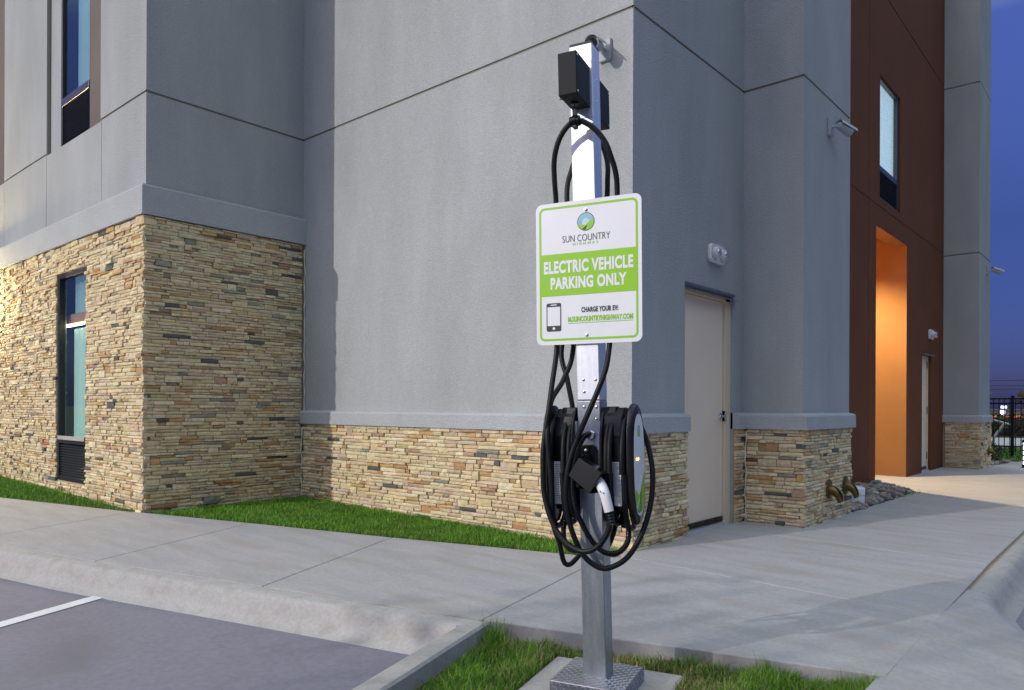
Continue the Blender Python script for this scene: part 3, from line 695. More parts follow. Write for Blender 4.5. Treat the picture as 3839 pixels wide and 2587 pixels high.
def sec_camera(x, y, z, nrm, aim, label, big=1.0):
    t = empty('security_camera', (x,y,z)); tag(t, label, 'security camera', 'wall cameras under the roofline')
    n = Vector(nrm); aim = Vector(aim).normalized(); tv = Vector((-n.y,n.x,0))
    P0 = Vector((x,y,z))
    mb = MB(); vs = [P0+tv*a+Vector((0,0,b))+n*c for c in (0,.03) for a,b in ((-.055,-.085),(.055,-.085),(.055,.085),(-.055,.085))]
    mb.add(vs,[(3,2,1,0),(4,5,6,7),(0,1,5,4),(1,2,6,5),(2,3,7,6),(3,0,4,7)]); mb.obj('mount_plate','cam_grey',t,bevel=.006)
    j = P0+n*.10*big
    mb = MB(); mb.tube(spline([P0+n*.028,P0+n*.06,j],4),.016,10); mb.obj('arm','cam_grey',t,smooth=True)
    mb = MB(); a = j+aim*(-.02); mb.tube([a,a+aim*.02,a+aim*.16,a+aim*.17],[.024,.038,.05,.048],16,up=(0,0,1)); mb.obj('housing','cam_grey',t,smooth=True)
    mb = MB(); s0 = a+aim*.0; side = aim.cross(Vector((0,0,1))).normalized(); up = side.cross(aim)
    arc = [(math.cos(q),math.sin(q)) for q in np.linspace(.15,PI-.15,9)]
    vs = [s0+aim*d+side*c*.055+up*s_*.055 for d in (0,.205) for c,s_ in arc]+[s0+aim*d+side*c*.059+up*s_*.059 for d in (0,.205) for c,s_ in arc]
    fs = []
    for k in range(8): fs += [(k,k+1,9+k+1,9+k),(18+k,27+k,27+k+1,18+k+1),(k,18+k,18+k+1,k+1),(9+k,9+k+1,27+k+1,27+k)]
    fs += [(0,9,27,18),(8,26,35,17)]
    mb.add(vs,fs); mb.obj('sun_hood','cam_grey',t,smooth=True)
    mb = MB(); e = a+aim*.171; mb.tube([e,e+aim*.004],.036,16); mb.obj('lens','plastic',t)
M['cam_grey'] = mat('camera_grey', (0.40,0.42,0.44), 0.4)
sec_camera(-3.30,YB,3.95,(0,-1,0),(0.25,-1,-.25),'grey wall camera on the grey wall behind the post top')
sec_camera(XE,7.70,3.93,(1,0,0),(.45,.8,-.32),'pale wall camera with hood on the grey pier beside the rust bay')
sec_camera(XG,16.78,3.78,(1,0,0),(.7,.6,-.3),'small wall camera on the far grey pier against the sky')

# brass downspout nozzles
def nozzle(x, y, z, label):
    t = empty('downspout_nozzle', (x,y,z)); tag(t, label, 'downspout nozzle', 'brass downspout nozzles in the stone base')
    mb = MB(); N = 24
    prof = [(0,1),(.012,1),(.016,.93)]; vs = []
    for d,k in prof:
        for i in range(N): a = 2*PI*i/N; vs.append((x+.045+d,y+.075*k*math.cos(a),z+(.105*k if math.sin(a)>0 else .09*k)*math.sin(a)))
    mb.add(vs,[(i*N+k,i*N+(k+1)%N,(i+1)*N+(k+1)%N,(i+1)*N+k) for i in range(2) for k in range(N)]+[tuple(range(2*N,3*N)),tuple(range(N-1,-1,-1))]); mb.obj('flange','brass',t,smooth=True)
    # open tongue: a trough that leaves the flange and curls down
    mb = MB(); path = spline([(.05,.0),(.09,-.005),(.13,-.03),(.16,-.075),(.172,-.115)],4); rows = []
    n = len(path); K = 15
    for i,p in enumerate(path):
        k = i/(n-1); r = .052*(1-.25*k); tg = (path[min(i+1,n-1)]-path[max(i-1,0)]).normalized(); nn = Vector((-tg.y,tg.x))
        sweep_a = PI*(1.9-1.0*k)
        for th in (0,1):
            for q in range(K):
                a = -PI/2-sweep_a/2+sweep_a*q/(K-1); rad = r-(.005 if th else 0)
                off = nn*(rad*math.sin(a)); rows.append((x+p.x+off.x, y+rad*math.cos(a), z+p.y+off.y))
    fs = []
    for i in range(n-1):
        for q in range(K-1):
            a0 = i*2*K+q; b0 = (i+1)*2*K+q
            fs += [(a0,a0+1,b0+1,b0),(a0+K,b0+K,b0+K+1,a0+K+1)]
        for q in (0,K-1): fs.append((i*2*K+q,(i+1)*2*K+q,(i+1)*2*K+q+K,i*2*K+q+K))
    for q in range(K-1): fs.append(((n-1)*2*K+q,(n-1)*2*K+q+1,(n-1)*2*K+q+1+K,(n-1)*2*K+q+K))
    mb.add(rows,fs); mb.obj('spout','brass',t,smooth=True)
nozzle(XE,7.60,.30,'brass downspout nozzle nearest the camera on the near pier base')
nozzle(XE,8.12,.30,'brass downspout nozzle nearest the gravel on the near pier base')
nozzle(XG,16.75,.30,'brass downspout nozzle low on the far pier base')

# white drain cleanout cap standing in the gravel
capx,capy = -2.60,9.0
t = empty('drain_cap', (capx,capy,.03)); tag(t, 'round white plastic cap in the river rock behind the stone pier', 'drain cap')
mb = MB(); mb.lathe([(.125,.03),(.125,.115)],28,lambda a,b,c:(capx+a,capy+b,c)); mb.obj('base_ring','white_pl',t,smooth=True)
mb = MB(); mb.lathe([(.128,.12),(.128,.19),(.122,.20),(.09,.215),(.02,.222)],28,lambda a,b,c:(capx+a,capy+b,c)); mb.obj('lid','white_pl',t,smooth=True)

# river rock
ico_v = []; ico_f = []
def ico():
    p = (1+5**.5)/2
    v = [Vector(q).normalized() for q in ((-1,p,0),(1,p,0),(-1,-p,0),(1,-p,0),(0,-1,p),(0,1,p),(0,-1,-p),(0,1,-p),(p,0,-1),(p,0,1),(-p,0,-1),(-p,0,1))]
    f = [(0,11,5),(0,5,1),(0,1,7),(0,7,10),(0,10,11),(1,5,9),(5,11,4),(11,10,2),(10,7,6),(7,1,8),(3,9,4),(3,4,2),(3,2,6),(3,6,8),(3,8,9),(4,9,5),(2,4,11),(6,2,10),(8,6,7),(9,8,1)]
    cache = {}; nf = []
    def mid(a,b):
        k = (min(a,b),max(a,b))
        if k not in cache: v.append(((v[a]+v[b])/2).normalized()); cache[k] = len(v)-1
        return cache[k]
    for a,b,c in f:
        x,y,z = mid(a,b),mid(b,c),mid(c,a); nf += [(a,x,z),(b,y,x),(c,z,y),(x,y,z)]
    return v,nf
ico_v,ico_f = ico()
RC = [(.22,.20,.17),(.30,.27,.22),(.16,.15,.14),(.36,.33,.28),(.20,.17,.13),(.26,.25,.24),(.12,.115,.11)]
def pebbles(n, pick_xy, s0, s1, hz):
    mb = MB()
    for i in range(n):
        x,y,ed = pick_xy(); s = rnd.uniform(s0,s1); sx,sy,sz = s*rnd.uniform(.8,1.4),s*rnd.uniform(.8,1.2),s*rnd.uniform(.5,.8)
        rot = Matrix.Rotation(rnd.uniform(0,6.3),3,'Z') @ Matrix.Rotation(rnd.uniform(-.5,.5),3,'X'); c = tuple(q*rnd.uniform(.8,1.15) for q in rnd.choice(RC))
        z = gz(x)+hz(x,y)+rnd.uniform(-.01,.02)
        j = [Vector((rnd.uniform(.85,1.12),)*3) for _ in ico_v]
        mb.add([Vector((x,y,z))+rot @ Vector((v.x*sx*q.x,v.y*sy*q.y,v.z*sz*q.z)) for v,q in zip(ico_v,j)], ico_f, c)
    return mb
def bed_xy():
    while 1:
        y = rnd.uniform(8.40,11.32); lo,hi = -3.0,-2.45+.02*(y-8.4)
        if y > 11.0: hi = -2.42-(y-11.0)*1.7
        x = rnd.uniform(lo,hi)
        if (x-capx)**2+(y-capy)**2 < .13**2 or x > hi: continue
        return x,y,0
hz_bed = lambda x,y: .01+.06*max(0,min(1,(-2.42-x)/.35))*(0.7+.3*math.sin(y*5))
o = pebbles(900, bed_xy, .026, .05, hz_bed).obj('river_rock','rock',smooth=True); tag(o,'heap of grey river rock between the stone pier and the rust bay','river rock',kind='stuff')
def bed2():
    y = rnd.uniform(17.2,18.6); return rnd.uniform(-2.6,-2.38+.1*(y-17.2)),y,0
o = pebbles(120, bed2, .03,.05, lambda x,y:.02).obj('river_rock','rock',smooth=True); tag(o,'small patch of river rock behind the far pier','river rock',kind='stuff')

# ================================================================== CHARGING POST
BASE = Vector((-1.7918,2.6417,-0.027))
EX = Vector((0.96004,0.27877,0.02457)); EY = Vector((0.27911,-0.96019,-0.01131)); EZ = Vector((-0.02044,-0.01771,0.99963))
MP = Matrix((EX,-EY,EZ)).transposed().to_4x4(); MP.translation = BASE           # leaning post frame: x right, y away, z up
MG = Matrix.Rotation(R(16.2),4,'Z'); MG.translation = BASE                        # upright frame of the base
HP = .0508
# concrete pad
pad = MB(); pad.box(-.305,.305,-.315,.30,-.20,-.062)
o = pad.obj('concrete_pad','curb',mw=MG,bevel=.012); tag(o,'square concrete footing pad in the grass under the steel base','footing')
post = empty('charging_post', mw=MG); tag(post,'leaning square aluminium post on a diamond plate base','post')
# tread plate box
mb = MB(); mb.box(-.16,.16,-.167,.153,-.0615,0); mb.obj('base_cover','tread',post,bevel=.005)
lug = MB()
def lens(fn):
    L,Wd,H = .0125,.0034,.0030
    pts = [(-L,0,0),(-L*.4,-Wd,0),(L*.4,-Wd,0),(L,0,0),(L*.4,Wd,0),(-L*.4,Wd,0),(-L*.5,0,H),(L*.5,0,H)]
    lug.add([fn(*p) for p in pts],[(0,1,6),(1,2,7,6),(2,3,7),(3,4,7),(4,5,6,7),(5,0,6)])
i = 0
for gx in np.arange(-.148,.15,.0185):
    for gy in np.arange(-.157,.148,.0185):
        i += 1
        if abs(gx) < HP+.012 and abs(gy) < HP+.012: continue
        a = R(45 if (round((gx+.148)/.0185)+round((gy+.157)/.0185))%2 else -45); ca,sa = math.cos(a),math.sin(a)
        lens(lambda p,q,h: (gx+p*ca-q*sa,gy+p*sa+q*ca,h+.0002))
for gx in np.arange(-.148,.15,.0185):
    for gzz in np.arange(-.052,-.005,.0185):
        a = R(45 if (round((gx+.148)/.0185)+round((gzz+.052)/.0185))%2 else -45); ca,sa = math.cos(a),math.sin(a)
        lens(lambda p,q,h: (gx+p*ca-q*sa,-.1672-h,gzz+p*sa+q*ca))
        lens(lambda p,q,h: (.1602+h,gx-.007+p*ca-q*sa,gzz+p*sa+q*ca))
o = lug.obj('tread_pattern','tread',post); o['kind'] = 'stuff'
def pobj(mb, name, m, par=post, **k):
    """part built in the leaning frame but parented to the upright base"""
    o = mb.obj(name, m, None, **k); o.parent = par; o.matrix_parent_inverse = (MG.inverted() @ MP) if par is post else Matrix.Identity(4); return o
mb = MB(); mb.box(-HP,HP,-HP,HP,-.004,1.1665); low = pobj(mb,'lower_tube','galv',bevel=.004)
mb = MB(); mb.box(-HP,HP,-HP,HP,1.169,2.672); upp = pobj(mb,'upper_tube','alu',bevel=.004)
mb = MB(); mb.box(-HP+.002,HP-.002,-HP+.002,HP-.002,2.672,2.682); pobj(mb,'post_cap','cap_black')
mb = MB(); mb.box(-HP+.003,HP-.003,-HP+.003,HP-.003,1.10,1.23); pobj(mb,'splice_sleeve','hinge')
for a,z in ((-.0205,1.256),(.0327,1.2552),(-.0182,1.205),(-.0197,1.1406),(.0347,1.1395),(.0335,1.0889)):
    mb = MB(); mb.lathe([(.0068,0),(.006,.003),(.003,.0045)],10,lambda x,y,t:(a+x,-HP-t,z+y)); pobj(mb,'bolt','steel',smooth=True)
for z in (2.44,2.53):
    mb = MB(); mb.lathe([(.005,0),(.003,.003)],8,lambda x,y,t:(HP+t,x,z+y)); pobj(mb,'bolt','steel')

def thing_p(name, label, cat, group=None):
    e = empty(name, mw=MP); return tag(e,label,cat,group)
def lob(mb, name, m, par, **k):
    o = mb.obj(name, m, None, **k); o.parent = par; o.matrix_parent_inverse = Matrix.Identity(4); return o
def flip(pts): return [(a,-b,z) for a,b,z in pts]

# cable retractors
for sgn,label in ((1,'black retractor box on the front of the post top with cable clamp below'),(-1,'black retractor box on the back of the post top')):
    t = thing_p('cable_retractor', label, 'cable retractor', 'cable retractor boxes at the post top')
    b0,b1 = (HP+.004)*sgn,.222*sgn
    mb = MB(); mb.box(-.0395,.0395,min(-b0,-b1),max(-b0,-b1),2.398,2.570); lob(mb,'case','box_black',t,bevel=.003)
    mb = MB(); mb.box(-.047,.047,min(-HP*sgn,-b0),max(-HP*sgn,-b0),2.36,2.60); lob(mb,'mount_plate','alu',t)
    for z in (2.41,2.555):
        mb = MB(); mb.lathe([(.0045,0),(.004,.003)],8,lambda x,y,q:(.0396+q,-b1+sgn*(.012)+x,z+y)); lob(mb,'screw','steel',t)
    mb = MB(); mb.tube([(-.027+.012*math.cos(q),-(.205*sgn)+.004*math.sin(q),2.394+.007*math.sin(q)) for q in np.linspace(0,2*PI,17)[:-1]],.002,6,closed=True); lob(mb,'pull_ring','plastic',t,smooth=True)
    bc = .13*sgn if sgn > 0 else -.15
    ap = (-.003,-.13,2.322) if sgn > 0 else (-.041,.15,2.372)
    mb = MB(); mb.lathe([(.016,0),(.016,-.006),(.010,-.008)],14,lambda x,y,q:(ap[0]+x,ap[1]+y,2.3985+q)); lob(mb,'grommet','plastic',t,smooth=True)
    mb = MB(); mb.tube([(ap[0],ap[1],2.395),(ap[0],ap[1],ap[2]+.03)],.0022,6); lob(mb,'tether','rubber',t)
    mb = MB(); mb.box(ap[0]-.010,ap[0]+.010,ap[1]-.006,ap[1]+.006,ap[2]+.018,ap[2]+.048); mb.box(ap[0]-.008,ap[0]+.008,ap[1]-.014,ap[1]+.014,ap[2]-.030,ap[2]-.018)
    mb.lathe([(.0145,-.022),(.021,-.020),(.021,.020),(.0145,.022)],20,lambda x,y,q:(ap[0]+q,ap[1]+x,ap[2]+y)); mb.lathe([(.0145,-.010),(.0245,-.008),(.0245,.008),(.0145,.010)],20,lambda x,y,q:(ap[0]+q,ap[1]+x,ap[2]+y))
    lob(mb,'cable_clamp','plastic',t,smooth=True)

# charger units on both sides of the post
def oval(w, h, n=40, p=2.6):
    out = []
    for k in range(n):
        a = 2*PI*k/n; c,s_ = math.cos(a),math.sin(a)
        out.append((w*abs(c)**(2/p)*(1 if c > 0 else -1), h*abs(s_)**(2/p)*(1 if s_ > 0 else -1)))
    return out
FL = [(-0.003,0.13,2.322),(-0.03,0.125,2.316),(-0.066,0.115,2.288),(-0.094,0.105,2.246),(-0.115,0.09,2.186),(-0.123,0.07,2.108),(-0.128,0.045,2.027),(-0.134,0.03,1.866),(-0.139,0.03,1.635),(-0.141,0.035,1.45),(-0.144,0.045,1.36),(-0.15,0.08,1.251),(-0.157,0.115,1.127),(-0.177,0.13,0.978),(-0.18,0.135,0.881),(-0.176,0.135,0.773),(-0.141,0.14,0.659),(-0.081,0.15,0.582),(-0.001,0.16,0.549),(0.064,0.165,0.574),(0.106,0.165,0.629),(0.118,0.165,0.668),(0.118,0.165,0.695)]
FR = [(-0.003,0.13,2.322),(0.024,0.125,2.319),(0.059,0.115,2.297),(0.09,0.105,2.264),(0.114,0.095,2.225),(0.129,0.085,2.18),(0.144,0.06,2.107),(0.143,0.04,2.02),(0.133,0.03,1.835),(0.115,0.035,1.612),(0.100,0.040,1.45),(0.095,0.048,1.38),(0.088,0.075,1.30),(0.064,0.095,1.223),(0.016,0.11,1.111),(-0.028,0.13,1.004),(-0.059,0.14,0.911),(-0.077,0.14,0.809),(-0.078,0.13,0.707),(-0.057,0.115,0.605),(-0.022,0.1,0.523),(0.029,0.085,0.476),(0.08,0.07,0.469),(0.148,0.04,0.509),(0.201,0,0.599),(0.232,-0.05,0.729),(0.232,-0.09,0.862),(0.205,-0.118,0.978),(0.175,-0.118,1.061),(0.165,-0.09,1.097)]
BL = [(-0.041,-0.15,2.372),(-0.073,-0.13,2.298),(-0.106,-0.1,2.2),(-0.12,-0.07,2.074),(-0.105,-0.07,1.763),(-0.098,-0.05,1.409),(-0.135,-0.02,1.266),(-0.165,0.06,1.169),(-0.160,0.125,1.044),(-0.153,0.135,0.948),(-0.145,0.13,0.806),(-0.155,0.10,0.656),(-0.165,0,0.544),(-0.17,-0.06,0.453),(-0.155,-0.1,0.434),(-0.126,-0.15,0.469),(-0.079,-0.17,0.528),(-0.058,-0.17,0.626)]
BR = [(-0.041,-0.15,2.372),(-0.004,-0.15,2.355),(0.028,-0.14,2.30),(0.051,-0.13,2.224),(0.054,-0.12,2.146),(0.035,-0.12,1.994),(-0.078,-0.12,1.709),(-0.171,-0.1,1.417),(-0.142,-0.08,1.268),(-0.122,-0.085,1.145),(-0.126,-0.09,1.09)]
CO = [(0.009,0.055,1.021),(0.008,0.085,1.028),(-0.007,0.11,1.012),(-0.026,0.125,0.964),(-0.046,0.13,0.88),(-0.05,0.13,0.788),(-0.042,0.12,0.714),(-0.016,0.11,0.647),(0.022,0.1,0.579),(0.065,0.085,0.536),(0.114,0.06,0.531),(0.147,0.03,0.567),(0.150,0.01,0.619),(0.135,0,0.705)]
CO2 = [(-0.121,0,0.719),(-0.126,0.03,0.653),(-0.138,0.02,0.593),(-0.139,-0.02,0.528),(-0.111,-0.06,0.504),(-0.068,-0.08,0.521),(-0.02,-0.09,0.593)]
CO3 = [(0.084,-0.06,0.715),(0.077,-0.06,0.649),(0.052,-0.08,0.575),(0.012,-0.1,0.51),(-0.031,-0.1,0.508),(-0.038,-0.09,0.58)]
def resample(P, step):
    out = [P[0]]; acc = 0
    for a,b in zip(P[:-1],P[1:]):
        L = (b-a).length; d = step-acc
        while d <= L: out.append(a.lerp(b,d/L)); d += step
        acc = L-(d-step)
    return out
def loom(pts, r):
    P = resample(spline(flip(pts),8), .0022); mb = MB()
    mb.tube(P, [r if k%3 else r*.80 for k in range(len(P))], 12); return mb
def ring(a0, a1, bw, z0, z1, t0=0, t1=2*PI, n=44, p=2.4):
    out = []; zc,zh = (z0+z1)/2,(z1-z0)/2
    for k in range(n+1):
        t = t0+(t1-t0)*k/n; c,s_ = math.cos(t),math.sin(t)
        out.append((a0+(a1-a0)*k/n, bw*abs(c)**(2/p)*(1 if c>0 else -1), zc+zh*abs(s_)**(2/p)*(1 if s_>0 else -1)))
    return out
units = []
for sgn in (1,-1):
    t = thing_p('charging_unit', 'black charging unit with oval sign face and coiled cable right of the post' if sgn > 0 else 'black charging unit with coiled cable left of the post, seen from behind', 'charger', 'charging units on the post')
    units.append(t)
    X = lambda a: a*sgn
    def bx(a0,a1,b0,b1,z0,z1):
        mb = MB(); mb.box(min(X(a0),X(a1)),max(X(a0),X(a1)),-b1,-b0,z0,z1); return mb
    lob(bx(HP,.057,-.06,.066,.80,1.08),'mount_plate','alu',t)
    # cable-wrap back shell: tapered top
    mb = MB(); pr = [(-.07,.705),(.07,.705),(.078,.76),(.078,1.02),(.06,1.10),(.035,1.135),(-.035,1.135),(-.06,1.10),(-.078,1.02),(-.078,.76)]
    mb.xprism(pr, X(.057), X(.152), lambda p,q,x:(x,-p,q)); lob(mb,'case','plastic',t,bevel=.008)
    mb = MB(); o2 = oval(.100,.245); mb.xprism([(p,q+.895) for p,q in o2], X(.057), X(.070), lambda p,q,x:(x,-p,q)); lob(mb,'back_flange','plastic',t,bevel=.004)
    mb = MB(); mb.xprism([(p*.5,q*.5+1.115) for p,q in ((-.07,-.05),(.07,-.05),(.05,.05),(-.05,.05))], X(.057), X(.12), lambda p,q,x:(x,-p-.02,q)); lob(mb,'hook','plastic',t,bevel=.004)
    # oval face
    mb = MB(); lay = [(.170,.90),(.174,.99),(.182,1.0),(.193,.96),(.200,.86)]; ov = oval(.102,.256); n = len(ov)
    vs = [(X(a),-p*k,.895+q*(1-(1-k)*.45)) for a,k in lay for p,q in ov]
    mb.add(vs,[(i*n+k,i*n+(k+1)%n,(i+1)*n+(k+1)%n,(i+1)*n+k) for i in range(len(lay)-1) for k in range(n)]+[tuple(range((len(lay)-1)*n,len(lay)*n)),tuple(range(n-1,-1,-1))])
    face = lob(mb,'face_bezel','bronze',t,smooth=True)
    mb = MB(); xf = X(.2006); st = oval(.084,.212,48)
    mb.add([(xf,-p,.895+q) for p,q in st],[tuple(range(len(st)))]); lob(mb,'face_sticker','sign_w',face)
    def onface(poly, m, dx, nm):
        mb = MB(); mb.add([(X(.2006+dx),-p*sgn,q) for p,q in poly],[tuple(range(len(poly)))]); lob(mb,nm,m,face)
    # here p>0 lies to the camera side on the right-hand unit
    onface([(.072,.80),(.010,.765),(.010,.700),(.055,.722),(.070,.745)],'sign_g',.0006,'green_panel')
    onface([(.010,.765),(-.074,.86),(-.074,.77),(-.066,.735),(-.03,.700),(.03,.695),(.055,.722)],'sign_g2',.0004,'dark_green_panel')
    onface([(-.025,.80),(-.074,.86),(-.074,.77),(-.066,.735),(-.03,.700),(-.01,.695)],'sign_g',.0008,'green_panel')
    onface([(.012,.765),(.004,.765),(.050,.715),(.058,.725)],'sign_w',.0010,'stripe')
    cz = 1.035
    onface([(.022*math.cos(q),cz+.024*math.sin(q)) for q in np.linspace(0,2*PI,25)[:-1]],'sign_k',.0006,'logo_rim')
    onface([(.020*math.cos(q),cz+.022*math.sin(q)) for q in np.linspace(0,2*PI,25)[:-1]],'sign_b',.0009,'logo_sky')
    onface([(.020*math.cos(q),cz+.022*math.sin(q)) for q in np.linspace(PI+.2,2*PI-.2,13)],'sign_g',.0012,'logo_hill')
    onface([(.05,.915),(.035,.915),(.035,.925),(.05,.925)],'amber',.0012,'status_light')
    onface([(.022,.915),(.010,.915),(.010,.925),(.022,.925)],'amber',.0012,'status_light')
    # printed label on the front side of the case
    bl = (.0795,.082) ; 
    mb = MB(); a0,a1 = sorted((X(.092),X(.158))) if sgn > 0 else sorted((X(.096),X(.168)))
    a1c = min(a1,.1515) if sgn > 0 else a1; a0c = a0 if sgn > 0 else max(a0,-.1515)
    mb.add([(a0c,-.0792,.729),(a1c,-.0792,.729),(a1c,-.0792,.911),(a0c,-.0792,.911)],[(0,1,2,3)]); lab = lob(mb,'label','lbl',t)
    mb = MB(); q = .745 if sgn < 0 else .77
    while q < .905:
        w = rnd.uniform(.6,.98); mb.add([(a0c+.004,-.0796,q),(a0c+.004+(a1c-a0c-.008)*w,-.0796,q),(a0c+.004+(a1c-a0c-.008)*w,-.0796,q+.0016),(a0c+.004,-.0796,q+.0016)],[(0,1,2,3)]); q += .0042 if sgn > 0 else .0095
    if sgn > 0: mb.add([(a0c+.004,-.0796,.737),(a0c+.018,-.0796,.737),(a0c+.018,-.0796,.757),(a0c+.004,-.0796,.757)],[(0,1,2,3)])
    o = lob(mb,'label_print','lbl_ink',lab); o['kind'] = 'stuff'
    # coiled cable round the case
    for k,(a,bw,za,zb) in enumerate(((.086,.100,.665,1.088),(.102,.106,.645,1.092),(.155,.107,.625,1.097)) if sgn > 0 else ((.078,.100,.665,1.088),(.100,.106,.640,1.094),(.158,.107,.625,1.097))):
        mb = MB(); mb.tube([Vector((X(p[0]),-p[1],p[2])) for p in ring(a,a+.004*k,bw,za,zb)],.0118,10); lob(mb,'cable_coil','rubber',t,smooth=True)
    mb = MB(); mb.tube(spline([(X(.125),.02,.715),(X(.125),.02,.66),(X(.13),0,.635)],4),.016,12); lob(mb,'cable_gland','plastic',t,smooth=True)
R_,L_ = units
# which cable belongs to which unit: the front retractor carries the right unit's cable, the back one the left unit's
mb = MB(); mb.tube(spline(flip(list(reversed(FL))+FR[1:]),7),.0115,12); lob(mb,'cable','rubber',R_,smooth=True)
mb = MB(); mb.tube(spline(flip(list(reversed(BL))+BR[1:]),7),.0115,12); lob(mb,'cable','rubber',L_,smooth=True)
lob(loom(CO,.0125),'corrugated_conduit','loom',R_,smooth=True)
lob(loom(CO3,.0115),'corrugated_conduit','loom',R_,smooth=True)
lob(loom(CO2,.0115),'corrugated_conduit','loom',L_,smooth=True)
mb = MB(); mb.lathe([(.020,0),(.020,.012),(.016,.016),(.016,.03)],16,lambda x,y,q:(.0118+x,-HP-q,1.0205+y)); lob(mb,'conduit_fitting','steel',R_,smooth=True)

# connector holsters and handles: dock tilted down to the right
def holster(side, unit, label):
    t = thing_p('connector_holster', label, 'holster', 'connector holsters on the post')
    S = -1 if side > 0 else 1   # front: towards -y
    F = lambda a,b,z: (a*side, -b*side, z)
    mb = MB(); pl = [(-.045,.795),(.038,.795),(.038,.955),(.030,.975),(.015,.982),(-.020,.982),(-.033,.975),(-.045,.955)]
    mb.xprism(pl,HP,HP+.012,lambda p,q,d:F(p,d,q)); lob(mb,'back_plate','plastic',t,bevel=.004)
    mb = MB(); mb.lathe([(.009,0),(.008,.004),(.004,.007)],12,lambda x,y,q:F(-.012+x,HP+.012+q,.957+y)); lob(mb,'bolt','steel',t,smooth=True)
    # dock: rectangular funnel, axis pointing right and down
    ax = Vector((.84,.14,-.53)).normalized(); up = Vector((.53,0,.84)); up = (up-ax*up.dot(ax)).normalized(); sd = ax.cross(up)
    c0 = Vector((-.034,HP+.062,.893)); L = .125
    def sq(c,h,w): return [c+up*h+sd*w,c-up*h+sd*w,c-up*h-sd*w,c+up*h-sd*w]
    o0,o1 = sq(c0,.044,.040),sq(c0+ax*L,.050,.044); i1,i0 = sq(c0+ax*L,.044,.038),sq(c0+ax*.02,.038,.032)
    vs = [F(*p) for p in o0+o1+i1+i0]
    fs = [(3,2,1,0)]+[(k,(k+1)%4,4+(k+1)%4,4+k) for k in range(4)]+[(4+k,4+(k+1)%4,8+(k+1)%4,8+k) for k in range(4)]+[(8+k,8+(k+1)%4,12+(k+1)%4,12+k) for k in range(4)]+[(12,13,14,15)]
    mb = MB(); mb.add(vs,fs); lob(mb,'dock','plastic',t,bevel=.003)
    mb = MB(); mb.xprism([(-.028,.83),(.010,.83),(.010,.94),(-.028,.94)],HP+.012,HP+.03,lambda p,q,d:F(p,d,q)); lob(mb,'bracket','plastic',t,bevel=.003)
    # handle
    h = thing_p('charging_connector', 'white curved charging handle docked in the black holster on the post front' if side > 0 else 'white charging handle docked in the rear holster behind the post', 'connector', 'charging connectors docked on the post')
    P = spline([F(*(c0+ax*.06)),F(*(c0+ax*.115)),F(.094,.160,.797),F(.107,.165,.755),F(.116,.165,.718)],6)
    n = 14; ra = np.linspace(.024,.0195,len(P))
    mb = MB(); mb.tube(P,list(ra),n); lob(mb,'grip','white_pl',h,smooth=True)
    for q in (0,1):
        mb = MB(); mb.lathe([(.0036,0),(.003,.002)],8,lambda x,y,w:F(.088+q*.012+x,.1865+w-q*.0015,.800-q*.006+y)); lob(mb,'screw','hinge',h)
    e = Vector(P[-1]); d = (P[-1]-P[-2]).normalized()
    mb = MB(); mb.tube([e,e+d*.004],[.0215,.0215],n); lob(mb,'collar','plastic',h,smooth=True)
    bp = [e+d*(.004+.006*k) for k in range(9)]; mb = MB(); mb.tube(bp,[.0195-.0008*k-(.0025 if k%2 else 0) for k in range(9)],n); lob(mb,'strain_relief','rubber',h,smooth=True)
holster(1,R_,'black plastic connector holster on the front of the post')
holster(-1,L_,'black plastic connector holster on the back of the post')

# ------------------------------------------------------------------ parking sign
SW,SH = .466,.606
MS = MP @ Matrix.Translation((.0135,-.0635,1.710)) @ Matrix.Rotation(R(.95),4,'Y')
sign = empty('parking_sign', mw=MS); tag(sign,'white and green electric vehicle parking sign bolted to the post','sign')
def rrect(w,h,r,n=7):
    out = []
    for cx,cz,a0 in ((w/2-r,h/2-r,0),(-w/2+r,h/2-r,90),(-w/2+r,-h/2+r,180),(w/2-r,-h/2+r,270)):
        for k in range(n+1): a = R(a0+90*k/n); out.append((cx+r*math.cos(a),cz+r*math.sin(a)))
    return out
mb = MB(); mb.xprism(rrect(SW,SH,.028),-.0012,.0012,lambda p,q,d:(p,d,q)); lob(mb,'panel','sign_w',sign)
def flat(poly, y, nm, m):
    mb = MB(); mb.add([(p,y,q) for p,q in poly],[tuple(range(len(poly)))]); return lob(mb,nm,m,sign)
U = lambda u,v: ((u-.5)*SW,(.5-v)*SH)
o = rrect(SW*.935,SH*.945,.024); i_ = rrect(SW*.935-.019,SH*.945-.019,.016); n = len(o)
mb = MB(); mb.add([(p,-.0016,q) for p,q in o+i_],[(k,(k+1)%n,n+(k+1)%n,n+k) for k in range(n)]); lob(mb,'border','sign_g',sign)
x0 = SW*.935/2-.005; flat([(-x0,(.5-.36)*SH),(x0,(.5-.36)*SH),(x0,(.5-.656)*SH),(-x0,(.5-.656)*SH)],-.0019,'green_band','sign_g')
